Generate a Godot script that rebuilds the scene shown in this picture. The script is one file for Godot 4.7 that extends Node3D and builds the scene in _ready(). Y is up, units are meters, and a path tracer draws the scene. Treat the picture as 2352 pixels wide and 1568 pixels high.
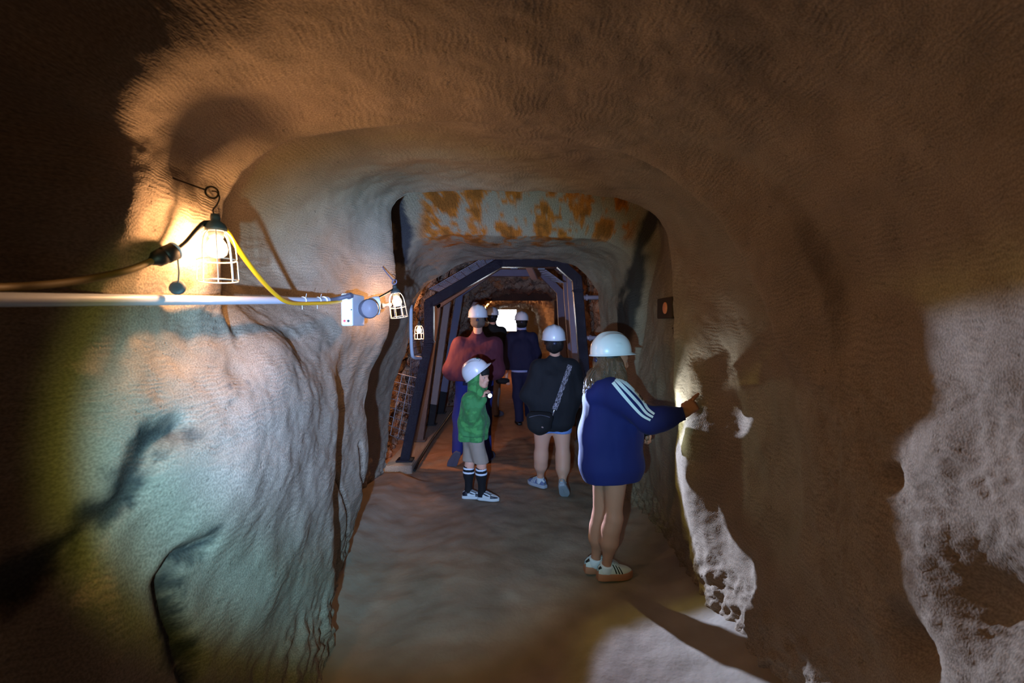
extends Node3D
# A walking tour in a hand-carved sandstone mine: smooth carved chamber, a portal, a passage held by steel sets, a lit exit far away.
const FPX := 1100.0                # focal length in pixels of the 2352x1568 frame
const EYE := Vector3(0, 1.65, 0)
const PITCH := -0.03544

var M := {}                        # materials by name
var rng := RandomNumberGenerator.new()
var nA := FastNoiseLite.new()
var nB := FastNoiseLite.new()
var nC := FastNoiseLite.new()


func _ready() -> void:
	rng.seed = 7
	set_camera_and_light()
	make_noises()
	make_materials()
	build_cave()
	build_mine()
	build_electrics()
	build_people()
	var kinds := {"caged_work_lamp": "caged work lamps along the left wall", "eye_bolt": "eye bolts that carry the work lamps", "rock_bolt": "rock bolts on the right wall", "wire_mesh_panel": "wire mesh panels round the steel sets", "floodlight": "floodlights under the black crossbeam", "concrete_footing": "concrete footings under the steel sets", "person": "visitors wearing white hard hats", "flashlight": "lit flashlights held by visitors"}
	for o in get_children():
		for k in kinds:
			if String(o.name).begins_with(k) and o.has_meta("label") and not o is Light3D:
				o.set_meta("group", kinds[k])


func set_camera_and_light() -> void:
	var cam := Camera3D.new()
	cam.name = "camera"
	cam.position = EYE
	cam.rotation.x = PITCH
	cam.fov = 70.95
	cam.near = 0.05
	cam.far = 200.0
	var at := CameraAttributesPhysical.new()
	at.frustum_focal_length = 16.837
	at.frustum_focus_distance = 3.4
	at.frustum_near = 0.05
	at.frustum_far = 200.0
	at.exposure_aperture = 3.2
	cam.attributes = at
	add_child(cam)
	var we := WorldEnvironment.new()
	we.name = "surroundings"
	var e := Environment.new()
	e.background_mode = Environment.BG_COLOR
	e.background_color = Color(0.93, 0.96, 1.0)
	e.background_energy_multiplier = 9.0
	e.tonemap_mode = Environment.TONE_MAPPER_LINEAR
	e.tonemap_exposure = 1.0
	e.sdfgi_enabled = true
	e.ssao_enabled = true
	e.ssil_enabled = true
	we.environment = e
	add_child(we)
	# torch held beside the camera: cool beam with the greenish rim of a cheap reflector
	var own := Vector3(-0.2, 1.48, 0.12)
	var aim := P(985, 905, 3.0)
	spot("hand_torch_core", own, P(960, 850, 3.0), Color(0.64, 0.71, 1.0), 15.0, 23.0, 0.8, 0.02)
	spot("hand_torch_beam", own, aim, Color(0.48, 0.78, 1.0), 8.5, 29.0, 0.45, 0.02)
	spot("hand_torch_rim", own, aim, Color(0.82, 0.88, 0.38), 1.5, 32.0, 0.4, 0.02)


func spot(called: String, at: Vector3, aim: Vector3, c: Color, e: float, angle: float, soft: float, size: float) -> void:
	var l := SpotLight3D.new()
	l.name = called
	l.light_color = c
	l.light_energy = e
	l.spot_angle = angle
	l.spot_angle_attenuation = soft
	l.spot_range = 40.0
	l.spot_attenuation = 2.0
	l.light_size = size
	l.shadow_enabled = true
	add_child(l, true)
	l.look_at_from_position(at, aim, Vector3.UP)


func omni(called: String, at: Vector3, c: Color, e: float, size: float) -> void:
	var l := OmniLight3D.new()
	l.name = called
	l.light_color = c
	l.light_energy = e
	l.omni_range = 40.0
	l.omni_attenuation = 2.0
	l.light_size = size
	l.shadow_enabled = true
	l.position = at
	add_child(l, true)


func P(px: float, py: float, d: float) -> Vector3:
	# the point that stands at depth d along the passage where the photograph shows (px, py)
	var w := Vector3((px - 1176.0) / FPX, (784.0 - py) / FPX, -1.0).rotated(Vector3.RIGHT, PITCH)
	return EYE + w * (d / -w.z)


func make_noises() -> void:
	for a in [[nA, 11, 1.0], [nB, 23, 4.2], [nC, 37, 17.0]]:
		var n: FastNoiseLite = a[0]
		n.noise_type = FastNoiseLite.TYPE_SIMPLEX_SMOOTH
		n.seed = a[1]
		n.frequency = a[2]
		n.fractal_type = FastNoiseLite.FRACTAL_FBM
		n.fractal_octaves = 3


# ---------------------------------------------------------------- nodes
func numbered(called: String, parent: Node) -> String:
	if not parent.has_node(called):
		return called
	var k := 1
	while parent.has_node("%s_%03d" % [called, k]):
		k += 1
	return "%s_%03d" % [called, k]


func thing(called: String, label: String, category: String, at := Vector3.ZERO, group := "") -> Node3D:
	var o := Node3D.new()
	o.name = numbered(called, self)
	add_child(o)
	o.position = at
	tag(o, label, category, group)
	return o


func tag(o: Node, label: String, category: String, group := "") -> void:
	o.set_meta("label", label)
	o.set_meta("category", category)
	if group:
		o.set_meta("group", group)


func part(called: String, mesh: Mesh, m: Material, parent: Node3D, shift := Vector3.ZERO) -> MeshInstance3D:
	# meshes are made in the world's coordinates; shift brings them back to their parent's
	var o := MeshInstance3D.new()
	o.name = numbered(called, parent)
	o.mesh = mesh
	o.material_override = m
	o.position = shift
	parent.add_child(o)
	return o


func whole(called: String, mesh: Mesh, m: Material, label: String, category: String, group := "") -> MeshInstance3D:
	var o := part(called, mesh, m, self)
	tag(o, label, category, group)
	return o


func struct(called: String, mesh: Mesh, m: Material, label := "") -> MeshInstance3D:
	var o := part(called, mesh, m, self)
	o.set_meta("kind", "structure")
	if label:
		o.set_meta("label", label)
	return o


# ---------------------------------------------------------------- mesh building
class MB:
	var v := PackedVector3Array()
	var n := PackedVector3Array()
	var uv := PackedVector2Array()
	var c := PackedColorArray()
	var ix := PackedInt32Array()

	func tri(a: int, b: int, d: int) -> void:
		# Godot draws clockwise faces: the winding follows the normals given
		var g := (v[b] - v[a]).cross(v[d] - v[a])
		if g.dot(n[a] + n[b] + n[d]) > 0.0:
			ix.append_array([a, d, b])
		else:
			ix.append_array([a, b, d])

	func flat(p: Array) -> void:
		# a flat convex polygon seen from outside with the given turn (counter-clockwise)
		var nn: Vector3 = ((p[1] - p[0]) as Vector3).cross(p[2] - p[0]).normalized()
		var s := v.size()
		for q in p:
			v.append(q)
			n.append(nn)
			uv.append(Vector2(q.x + q.z, q.y))
		for k in range(1, p.size() - 1):
			tri(s, s + k, s + k + 1)

	func grid(pts: PackedVector3Array, nu: int, nv: int, closed := false, flip := false) -> void:
		# nu points a row, nv rows; smooth normals; closed joins the end of a row to its start
		var s := v.size()
		v.append_array(pts)
		for j in nv:
			for i in nu:
				var i0 := i - 1
				var i1 := i + 1
				if closed:
					i0 = (i0 + nu) % nu
					i1 = i1 % nu
				else:
					i0 = maxi(i0, 0)
					i1 = mini(i1, nu - 1)
				var du := pts[j * nu + i1] - pts[j * nu + i0]
				var dv := pts[mini(j + 1, nv - 1) * nu + i] - pts[maxi(j - 1, 0) * nu + i]
				if du.length_squared() < 1e-14:
					var jj := 1 if j == 0 else nv - 2
					du = pts[jj * nu + i1] - pts[jj * nu + i0]
				var nn := du.cross(dv).normalized()
				n.append(-nn if flip else nn)
				uv.append(Vector2(float(i) / maxi(nu - 1, 1), float(j) / maxi(nv - 1, 1)))
		for j in nv - 1:
			for i in (nu if closed else nu - 1):
				var a := s + j * nu + i
				var b := s + j * nu + (i + 1) % nu
				tri(a, b, b + nu)
				tri(a, b + nu, a + nu)

	func tube(path: PackedVector3Array, radii: Array, seg := 8, caps := true) -> void:
		var pts := PackedVector3Array()
		var cnt := path.size()
		var up := Vector3.UP
		var first := (path[1] - path[0]).normalized()
		if absf(first.dot(up)) > 0.9:
			up = Vector3.RIGHT
		var side := first.cross(up).normalized()
		for k in cnt:
			var t := (path[mini(k + 1, cnt - 1)] - path[maxi(k - 1, 0)]).normalized()
			side = (side - t * side.dot(t)).normalized()
			var w := t.cross(side)
			var r: float = radii[mini(k, radii.size() - 1)]
			for i in seg:
				var a := TAU * i / seg
				pts.append(path[k] + (side * cos(a) + w * sin(a)) * r)
		grid(pts, seg, cnt, true)
		if caps:
			var a := []
			var b := []
			for i in seg:
				a.append(pts[seg - 1 - i])
				b.append(pts[(cnt - 1) * seg + i])
			_cap(a, path[0] - path[1])
			_cap(b, path[cnt - 1] - path[cnt - 2])

	func _cap(p: Array, out: Vector3) -> void:
		var s := v.size()
		for q in p:
			v.append(q)
			n.append(out.normalized())
			uv.append(Vector2.ZERO)
		for k in range(1, p.size() - 1):
			tri(s, s + k, s + k + 1)

	func lathe(xf: Transform3D, profile: Array, seg := 20) -> void:
		# profile of (radius, height) from below to above
		var pts := PackedVector3Array()
		for q in profile:
			for i in seg:
				var a := TAU * i / seg
				pts.append(xf * Vector3(cos(a) * q.x, q.y, -sin(a) * q.x))
		grid(pts, seg, profile.size(), true)

	func prism(xf: Transform3D, poly: Array, length: float, bevel: float) -> void:
		# a convex outline in x and y (counter-clockwise), pushed along z from -length/2, its end edges chamfered
		var ctr := Vector2.ZERO
		for q in poly:
			ctr += q / float(poly.size())
		var rings := []
		for e in [[-0.5, true], [-0.5, false], [0.5, false], [0.5, true]]:
			var z: float = e[0] * length
			var ring := []
			for q in poly:
				var w: Vector2 = q
				if e[1]:
					w = q - (q - ctr).normalized() * bevel
				else:
					pass
				ring.append(xf * Vector3(w.x, w.y, z if e[1] else z - signf(z) * bevel))
			rings.append(ring)
		var m := poly.size()
		for r in 3:
			for i in m:
				var j := (i + 1) % m
				flat([rings[r][i], rings[r][j], rings[r + 1][j], rings[r + 1][i]])
		var back: Array = rings[0].duplicate()
		back.reverse()
		flat(back)
		flat(rings[3])

	func box(xf: Transform3D, size: Vector3, bevel := 0.003) -> void:
		var x := size.x / 2
		var y := size.y / 2
		var b := minf(bevel, minf(x, y) * 0.6)
		prism(xf, [Vector2(-x + b, -y), Vector2(x - b, -y), Vector2(x, -y + b), Vector2(x, y - b), Vector2(x - b, y), Vector2(-x + b, y), Vector2(-x, y - b), Vector2(-x, -y + b)], size.z, minf(b, size.z * 0.3))

	func beam(a: Vector3, b: Vector3, w: float, h: float, up := Vector3.UP, bevel := 0.004) -> void:
		# a square bar from a to b, w wide and h in the direction of up
		box(MB.along(a, b, up), Vector3(w, h, a.distance_to(b)), bevel)

	static func along(a: Vector3, b: Vector3, up := Vector3.UP) -> Transform3D:
		var z := (b - a).normalized()
		if absf(z.dot(up)) > 0.98:
			up = Vector3.RIGHT
		var x := up.cross(z).normalized()
		return Transform3D(Basis(x, z.cross(x), z), (a + b) / 2)

	func ball(at: Vector3, r: Vector3, seg := 12, turn := Basis()) -> void:
		var prof := []
		for k in seg / 2 + 1:
			var t := PI * k / (seg / 2) - PI / 2
			prof.append(Vector2(maxf(cos(t), 0.001), sin(t)))
		lathe(Transform3D(turn.scaled_local(r), at), prof, seg)

	func done() -> ArrayMesh:
		var a := []
		a.resize(Mesh.ARRAY_MAX)
		a[Mesh.ARRAY_VERTEX] = v
		a[Mesh.ARRAY_NORMAL] = n
		if uv.size() == v.size():
			a[Mesh.ARRAY_TEX_UV] = uv
		if c.size() == v.size():
			a[Mesh.ARRAY_COLOR] = c
		a[Mesh.ARRAY_INDEX] = ix
		var m := ArrayMesh.new()
		m.add_surface_from_arrays(Mesh.PRIMITIVE_TRIANGLES, a)
		return m


func smooth_path(p: Array, per := 6) -> PackedVector3Array:
	var out := PackedVector3Array()
	for k in p.size() - 1:
		for i in per:
			out.append(cr(p[maxi(k - 1, 0)], p[k], p[k + 1], p[mini(k + 2, p.size() - 1)], float(i) / per))
	out.append(p[p.size() - 1])
	return out


func cr(a: Vector3, b: Vector3, c: Vector3, d: Vector3, t: float) -> Vector3:
	return b.cubic_interpolate(c, a, d, t)


# ---------------------------------------------------------------- materials
func mat(called: String, color: Color, rough := 0.8, metal := 0.0) -> StandardMaterial3D:
	var m := StandardMaterial3D.new()
	m.resource_name = called
	m.albedo_color = color
	m.roughness = rough
	m.metallic = metal
	M[called] = m
	return m


func seamless(seed_: int, freq: float, octaves: int, side := 512, kind := FastNoiseLite.TYPE_SIMPLEX_SMOOTH) -> Image:
	var n := FastNoiseLite.new()
	n.seed = seed_
	n.frequency = freq
	n.noise_type = kind
	n.fractal_octaves = octaves
	n.fractal_type = FastNoiseLite.FRACTAL_FBM
	return n.get_seamless_image(side, side)


func make_materials() -> void:
	# carved sandstone: fine parallel pick marks, pits and grain in the relief, grain in the colour
	var side := 1024
	var low := seamless(3, 0.006, 2, side).get_data()
	var patch := seamless(5, 0.004, 2, side).get_data()
	var grain := seamless(8, 0.09, 3, side).get_data()
	var pit := seamless(13, 0.022, 2, side).get_data()
	var relief := PackedByteArray()
	var tone := PackedByteArray()
	relief.resize(side * side)
	tone.resize(side * side)
	for j in side:
		for i in side:
			var k := j * side + i
			var wl := low[k] / 255.0 - 0.5
			var s := sin(TAU * (36.0 * i / side + 1.5 * wl))
			var pa := clampf((patch[k] / 255.0 - 0.28) * 2.4, 0.0, 1.0)
			var g := grain[k] / 255.0
			var pi_ := clampf((0.2 - pit[k] / 255.0) * 5.0, 0.0, 1.0)
			relief[k] = int(clampf(0.52 + 0.10 * s * pa + 0.26 * (g - 0.5) + 0.12 * wl - 0.42 * pi_, 0.0, 1.0) * 255.0)
			tone[k] = int(clampf(0.86 + 0.30 * (g - 0.5) + 0.035 * s * pa - 0.14 * pi_, 0.0, 1.0) * 255.0)
	var reliefT := ImageTexture.create_from_image(Image.create_from_data(side, side, false, Image.FORMAT_L8, relief))
	var toneT := ImageTexture.create_from_image(Image.create_from_data(side, side, false, Image.FORMAT_L8, tone))
	var rock := mat("sandstone", Color.WHITE, 0.95)
	rock.vertex_color_use_as_albedo = true
	rock.albedo_texture = toneT
	rock.heightmap_enabled = true
	rock.heightmap_texture = reliefT
	rock.heightmap_scale = 0.42
	rock.uv1_scale = Vector3(1.25, 1.25, 1)
	rock.metallic_specular = 0.25
	# broken rock and trodden floor
	var g2 := ImageTexture.create_from_image(seamless(21, 0.03, 5, 512))
	var rough := mat("broken_rock", Color.WHITE, 0.9)
	rough.vertex_color_use_as_albedo = true
	rough.heightmap_enabled = true
	rough.heightmap_texture = g2
	rough.heightmap_scale = 3.0
	rough.uv1_triplanar = true
	rough.uv1_world_triplanar = true
	rough.uv1_scale = Vector3(1.6, 1.6, 1.6)
	var fl := mat("trodden_floor", Color.WHITE, 0.88)
	fl.vertex_color_use_as_albedo = true
	fl.heightmap_enabled = true
	fl.heightmap_texture = ImageTexture.create_from_image(seamless(29, 0.05, 4, 512))
	fl.heightmap_scale = 0.16
	fl.uv1_triplanar = true
	fl.uv1_world_triplanar = true
	fl.uv1_scale = Vector3(1.1, 1.1, 1.1)
	fl.metallic_specular = 0.35
	#
	var fleck := ImageTexture.create_from_image(seamless(41, 0.12, 2, 256))
	for a in [["black_steel", Color(0.055, 0.065, 0.14), 0.22, 0.5], ["grey_steel", Color(0.50, 0.48, 0.56), 0.5, 0.3], ["speckled_steel", Color(0.36, 0.30, 0.28), 0.5, 0.35], ["tan_steel", Color(0.60, 0.52, 0.50), 0.55, 0.2], ["dark_steel", Color(0.16, 0.15, 0.16), 0.5, 0.4]]:
		var m := mat(a[0], a[1], a[2], a[3])
		m.heightmap_enabled = true
		m.heightmap_texture = fleck
		m.heightmap_scale = 0.5
		m.uv1_triplanar = true
		m.uv1_scale = Vector3(5, 5, 5)
	mat("wire_steel", Color(0.42, 0.42, 0.47), 0.45, 0.7)
	mat("rusty_iron", Color(0.20, 0.13, 0.09), 0.7, 0.5)
	mat("black_rubber", Color(0.05, 0.06, 0.055), 0.55)
	mat("grey_rubber", Color(0.20, 0.23, 0.22), 0.6)
	mat("yellow_cord", Color(0.93, 0.68, 0.08), 0.45)
	mat("dull_cord", Color(0.42, 0.34, 0.14), 0.6)
	mat("conduit_plastic", Color(0.72, 0.75, 0.80), 0.4)
	mat("white_plastic", Color(0.88, 0.90, 0.93), 0.35)
	mat("grey_plastic", Color(0.33, 0.33, 0.37), 0.45)
	mat("zip_tie", Color(0.82, 0.84, 0.86), 0.4)
	mat("cage_wire", Color(0.86, 0.82, 0.74), 0.35, 0.5)
	var lens := mat("clear_lens", Color(0.75, 0.75, 0.8, 0.35), 0.08)
	lens.transparency = BaseMaterial3D.TRANSPARENCY_ALPHA
	var bulb := mat("lit_bulb", Color(1, 0.93, 0.8), 0.3)
	bulb.emission_enabled = true
	bulb.emission = Color(1.0, 0.86, 0.66)
	bulb.emission_energy_multiplier = 5.0
	var led := mat("lit_torch", Color(1, 1, 1), 0.3)
	led.emission_enabled = true
	led.emission = Color(0.9, 0.97, 1.0)
	led.emission_energy_multiplier = 6.0
	var red := mat("red_led", Color(0.9, 0.15, 0.2), 0.3)
	red.emission_enabled = true
	red.emission = Color(1.0, 0.12, 0.2)
	red.emission_energy_multiplier = 1.2
	var conc := mat("concrete", Color(0.55, 0.47, 0.40), 0.9)
	conc.heightmap_enabled = true
	conc.heightmap_texture = g2
	conc.heightmap_scale = 0.8
	conc.uv1_triplanar = true
	conc.uv1_scale = Vector3(3, 3, 3)
	var wood := mat("old_timber", Color(0.33, 0.19, 0.12), 0.85)
	wood.heightmap_enabled = true
	wood.heightmap_texture = g2
	wood.heightmap_scale = 0.6
	wood.uv1_triplanar = true
	wood.uv1_scale = Vector3(6, 0.7, 6)


# ---------------------------------------------------------------- the cave
func row(d: float, xy: Array) -> Array:
	var r := []
	for k in xy.size() / 2:
		r.append(Vector3(xy[2 * k], xy[2 * k + 1], -d))
	return r


func chamber_rows() -> Array:
	# outlines of the carved chamber from behind the camera to the portal: left foot, up the left wall, vault, down the right wall
	return [
		row(-2.2, [-1.2, -.05, -1.25, .35, -1.3, .8, -1.3, 1.25, -1.3, 1.6, -1.28, 1.95, -1.15, 2.2, -.85, 2.38, -.4, 2.45, 0, 2.47, .4, 2.45, .8, 2.36, 1.05, 2.15, 1.15, 1.8, 1.15, 1.3, 1.15, .8, 1.15, .35, 1.15, -.05]),
		row(-.7, [-1.2, -.05, -1.25, .35, -1.3, .8, -1.3, 1.25, -1.3, 1.6, -1.28, 1.95, -1.15, 2.2, -.85, 2.38, -.4, 2.45, 0, 2.47, .4, 2.45, .8, 2.36, 1.05, 2.15, 1.15, 1.8, 1.15, 1.3, 1.15, .8, 1.15, .35, 1.15, -.05]),
		row(.45, [-1.1, -0.05, -1.25, 0.35, -1.34, 0.8, -1.38, 1.25, -1.38, 1.6, -1.42, 1.95, -1.42, 2.32, -1.08, 2.58, -0.45, 2.5, 0, 2.46, 0.4, 2.44, 0.8, 2.35, 1.05, 2.14, 1.14, 1.8, 1.13, 1.3, 1.14, 0.8, 1.15, 0.35, 1.16, -0.05]),
		row(.98, [-1, -0.05, -1.12, 0.35, -1.2, 0.8, -1.24, 1.25, -1.24, 1.6, -1.34, 1.95, -1.36, 2.3, -1.04, 2.54, -0.42, 2.42, 0, 2.43, 0.4, 2.41, 0.8, 2.32, 1.04, 2.12, 1.14, 1.8, 1.16, 1.3, 1.15, 0.8, 1.17, 0.35, 1.17, -0.05]),
		row(1.22, [-0.95, -0.05, -1.02, 0.35, -1.02, 0.8, -1, 1.28, -1.03, 1.6, -0.955, 1.95, -0.98, 2.15, -0.8, 2.32, -0.4, 2.37, 0, 2.39, 0.4, 2.37, 0.8, 2.28, 1.04, 2.08, 1.17, 1.78, 1.18, 1.3, 1.17, 0.8, 1.19, 0.35, 1.18, -0.05]),
		row(1.55, [-0.92, -0.05, -1, 0.35, -0.97, 0.8, -0.94, 1.28, -1.02, 1.6, -0.95, 1.95, -0.97, 2.15, -0.82, 2.29, -0.43, 2.36, 0, 2.38, 0.4, 2.36, 0.8, 2.27, 1.03, 2.07, 1.2, 1.78, 1.2, 1.3, 1.2, 0.8, 1.22, 0.35, 1.18, -0.05]),
		row(1.71, [-0.9, -0.05, -0.98, 0.35, -0.95, 0.8, -0.915, 1.28, -1.02, 1.6, -1.02, 1.95, -0.98, 2.14, -0.83, 2.28, -0.45, 2.355, 0, 2.38, 0.4, 2.36, 0.8, 2.27, 1.03, 2.07, 1.2, 1.78, 1.21, 1.3, 1.22, 0.8, 1.23, 0.35, 1.18, -0.05]),
		row(1.78, [-0.9, -0.05, -0.98, 0.35, -0.94, 0.8, -0.905, 1.28, -1.03, 1.6, -1.24, 1.95, -1.27, 2.27, -1.03, 2.47, -0.5, 2.43, 0, 2.39, 0.4, 2.36, 0.8, 2.265, 1, 2.03, 1.14, 1.75, 1.22, 1.3, 1.22, 0.8, 1.23, 0.35, 1.18, -0.05]),
		row(2.0, [-0.88, -0.05, -0.96, 0.35, -0.92, 0.8, -0.89, 1.28, -1.01, 1.6, -1.32, 1.95, -1.32, 2.29, -1.05, 2.49, -0.5, 2.47, 0, 2.42, 0.4, 2.37, 0.74, 2.17, 0.95, 1.96, 1.08, 1.7, 1.22, 1.3, 1.22, 0.8, 1.22, 0.35, 1.18, -0.05]),
		row(2.12, [-0.87, -0.05, -0.95, 0.35, -0.91, 0.8, -0.885, 1.28, -1, 1.6, -1.29, 1.95, -1.29, 2.28, -1.02, 2.49, -0.48, 2.48, 0, 2.44, 0.4, 2.41, 0.84, 2.34, 1.1, 2.1, 1.2, 1.78, 1.26, 1.3, 1.26, 0.8, 1.2, 0.35, 1.17, -0.05]),
		row(2.35, [-0.9, -0.05, -0.92, 0.35, -0.905, 0.8, -0.885, 1.25, -0.97, 1.6, -1.2, 1.95, -1.19, 2.23, -0.93, 2.44, -0.46, 2.48, 0, 2.46, 0.4, 2.43, 0.83, 2.33, 1.08, 2.08, 1.2, 1.76, 1.28, 1.3, 1.27, 0.8, 1.2, 0.35, 1.14, -0.05]),
		row(2.62, [-1.08, -0.05, -1.03, 0.35, -1, 0.8, -0.97, 1.25, -0.93, 1.6, -1.04, 1.95, -1.03, 2.2, -0.86, 2.44, -0.46, 2.51, 0, 2.49, 0.4, 2.46, 0.8, 2.36, 1.05, 2.11, 1.16, 1.75, 1.25, 1.3, 1.24, 0.8, 1.18, 0.35, 1.12, -0.05]),
		row(2.9, [-1.1, -0.05, -1.03, 0.35, -0.98, 0.8, -0.95, 1.25, -0.87, 1.6, -0.9, 1.95, -0.88, 2.2, -0.78, 2.43, -0.43, 2.51, 0, 2.5, 0.4, 2.47, 0.77, 2.38, 0.99, 2.18, 1.07, 1.78, 1.085, 1.3, 1.07, 0.8, 1.1, 0.35, 1.13, -0.05]),
		row(3.1, [-1.12, -.05, -1.02, .35, -.95, .8, -.92, 1.25, -.80, 1.6, -.745, 1.95, -.745, 2.2, -.72, 2.42, -.4, 2.49, 0, 2.49, .4, 2.47, .76, 2.42, .97, 2.25, 1.06, 1.8, 1.07, 1.3, 1.08, .8, 1.1, .35, 1.12, -.05]),
		row(3.2, [-1.3, -.05, -1.2, .35, -1.13, .8, -1.08, 1.25, -.99, 1.6, -.96, 1.95, -.96, 2.25, -.9, 2.55, -.45, 2.60, 0, 2.61, .4, 2.58, .8, 2.5, 1.05, 2.3, 1.11, 1.8, 1.1, 1.3, 1.1, .8, 1.1, .35, 1.12, -.05]),
		row(3.7, [-1.42, -.05, -1.36, .35, -1.3, .8, -1.25, 1.25, -1.2, 1.6, -1.16, 1.95, -1.14, 2.3, -1.05, 2.66, -.5, 2.72, 0, 2.73, .45, 2.71, .93, 2.66, 1.17, 2.35, 1.14, 1.8, 1.1, 1.3, 1.1, .8, 1.1, .35, 1.12, -.05]),
		row(4.08, [-1.5, -.05, -1.45, .35, -1.4, .8, -1.36, 1.25, -1.3, 1.6, -1.25, 1.95, -1.22, 2.35, -1.1, 2.76, -.5, 2.82, 0, 2.82, .45, 2.8, 1.0, 2.74, 1.24, 2.4, 1.17, 1.8, 1.09, 1.3, 1.08, .8, 1.08, .35, 1.1, -.05]),
		row(4.2, [-1.5, -.05, -1.42, .35, -1.38, .8, -1.3, 1.25, -1.2, 1.6, -1.06, 1.95, -.96, 2.24, -.8, 2.39, -.4, 2.42, 0, 2.42, .4, 2.40, .83, 2.36, 1.07, 2.15, 1.02, 1.75, 1.0, 1.3, 1.03, .8, 1.05, .35, 1.08, -.05]),
		row(4.6, [-1.42, -.05, -1.38, .35, -1.33, .8, -1.24, 1.22, -1.1, 1.6, -1.0, 1.93, -.9, 2.16, -.66, 2.33, -.34, 2.36, 0, 2.36, .37, 2.36, .74, 2.31, .95, 2.11, .96, 1.8, .97, 1.3, 1.0, .8, 1.02, .35, 1.06, -.05]),
		row(5.0, [-1.36, -.05, -1.32, .32, -1.28, .8, -1.17, 1.2, -1.04, 1.6, -.97, 1.91, -.85, 2.1, -.56, 2.28, -.28, 2.325, 0, 2.325, .34, 2.33, .66, 2.27, .85, 2.08, .92, 1.85, .95, 1.3, .98, .8, 1.0, .35, 1.05, -.05]),
	]


func passage_rows() -> Array:
	return [
		row(4.85, [-1.55, -0.05, -1.505, 0.32, -1.459, 0.8, -1.334, 1.2, -1.186, 1.6, -1.106, 2.05, -0.969, 2.24, -0.638, 2.42, -0.319, 2.465, 0, 2.465, 0.388, 2.47, 0.752, 2.41, 0.969, 2.22, 1.049, 1.99, 1.083, 1.3, 1.117, 0.8, 1.14, 0.35, 1.197, -0.05]),
		row(5.06, [-1.62, -0.05, -1.62, 0.35, -1.58, 0.8, -1.48, 1.22, -1.32, 1.6, -1.2, 1.95, -1.1, 2.3, -0.8, 2.56, -0.4, 2.7, 0, 2.72, 0.4, 2.7, 0.8, 2.56, 1.1, 2.27, 1.2, 1.9, 1.34, 1.3, 1.35, 0.8, 1.38, 0.35, 1.4, -0.05]),
		row(6.4, [-1.62, -0.05, -1.62, 0.35, -1.6, 0.8, -1.54, 1.22, -1.4, 1.6, -1.26, 1.95, -1.15, 2.35, -0.85, 2.62, -0.4, 2.78, 0, 2.82, 0.4, 2.78, 0.85, 2.62, 1.17, 2.3, 1.28, 1.9, 1.42, 1.3, 1.42, 0.8, 1.43, 0.35, 1.45, -0.05]),
		row(8.2, [-1.62, -0.05, -1.62, 0.35, -1.6, 0.8, -1.54, 1.22, -1.4, 1.6, -1.26, 1.95, -1.15, 2.35, -0.85, 2.68, -0.4, 2.85, 0, 2.9, 0.4, 2.85, 0.85, 2.68, 1.17, 2.3, 1.28, 1.9, 1.42, 1.3, 1.42, 0.8, 1.43, 0.35, 1.45, -0.05]),
		row(9.3, [-1.4, -0.05, -1.38, 0.35, -1.36, 0.8, -1.3, 1.22, -1.2, 1.6, -1.12, 1.95, -1, 2.3, -0.7, 2.6, -0.36, 2.75, 0, 2.78, 0.4, 2.75, 0.85, 2.6, 1.17, 2.25, 1.25, 1.9, 1.28, 1.3, 1.3, 0.8, 1.3, 0.35, 1.32, -0.05]),
		row(10.2, [-1.15, -0.05, -1.12, 0.35, -1.08, 0.8, -1.02, 1.22, -0.95, 1.6, -0.88, 1.9, -0.72, 2.15, -0.46, 2.32, -0.2, 2.38, 0.05, 2.39, 0.4, 2.37, 0.75, 2.28, 1, 2.08, 1.12, 1.8, 1.18, 1.3, 1.2, 0.8, 1.2, 0.35, 1.22, -0.05]),
		row(12.0, [-1.2, -0.05, -1.16, 0.35, -1.12, 0.8, -1.08, 1.22, -1.02, 1.6, -0.98, 1.9, -0.85, 2.2, -0.55, 2.4, -0.25, 2.48, 0.05, 2.5, 0.4, 2.48, 0.75, 2.38, 1.05, 2.15, 1.15, 1.8, 1.2, 1.3, 1.2, 0.8, 1.2, 0.35, 1.22, -0.05]),
		row(17.0, [-1.2, -0.05, -1.16, 0.35, -1.12, 0.8, -1.08, 1.22, -1.02, 1.6, -0.98, 1.9, -0.85, 2.2, -0.55, 2.4, -0.25, 2.48, 0.05, 2.5, 0.4, 2.48, 0.75, 2.38, 1.05, 2.15, 1.15, 1.8, 1.2, 1.3, 1.2, 0.8, 1.2, 0.35, 1.22, -0.05]),
		row(22.2, [-1.2, -0.05, -1.16, 0.35, -1.12, 0.8, -1.08, 1.22, -1.02, 1.6, -0.98, 1.9, -0.85, 2.2, -0.55, 2.4, -0.25, 2.48, 0.05, 2.5, 0.4, 2.48, 0.75, 2.38, 1.05, 2.15, 1.15, 1.8, 1.2, 1.3, 1.2, 0.8, 1.2, 0.35, 1.22, -0.05]),
	]


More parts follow.
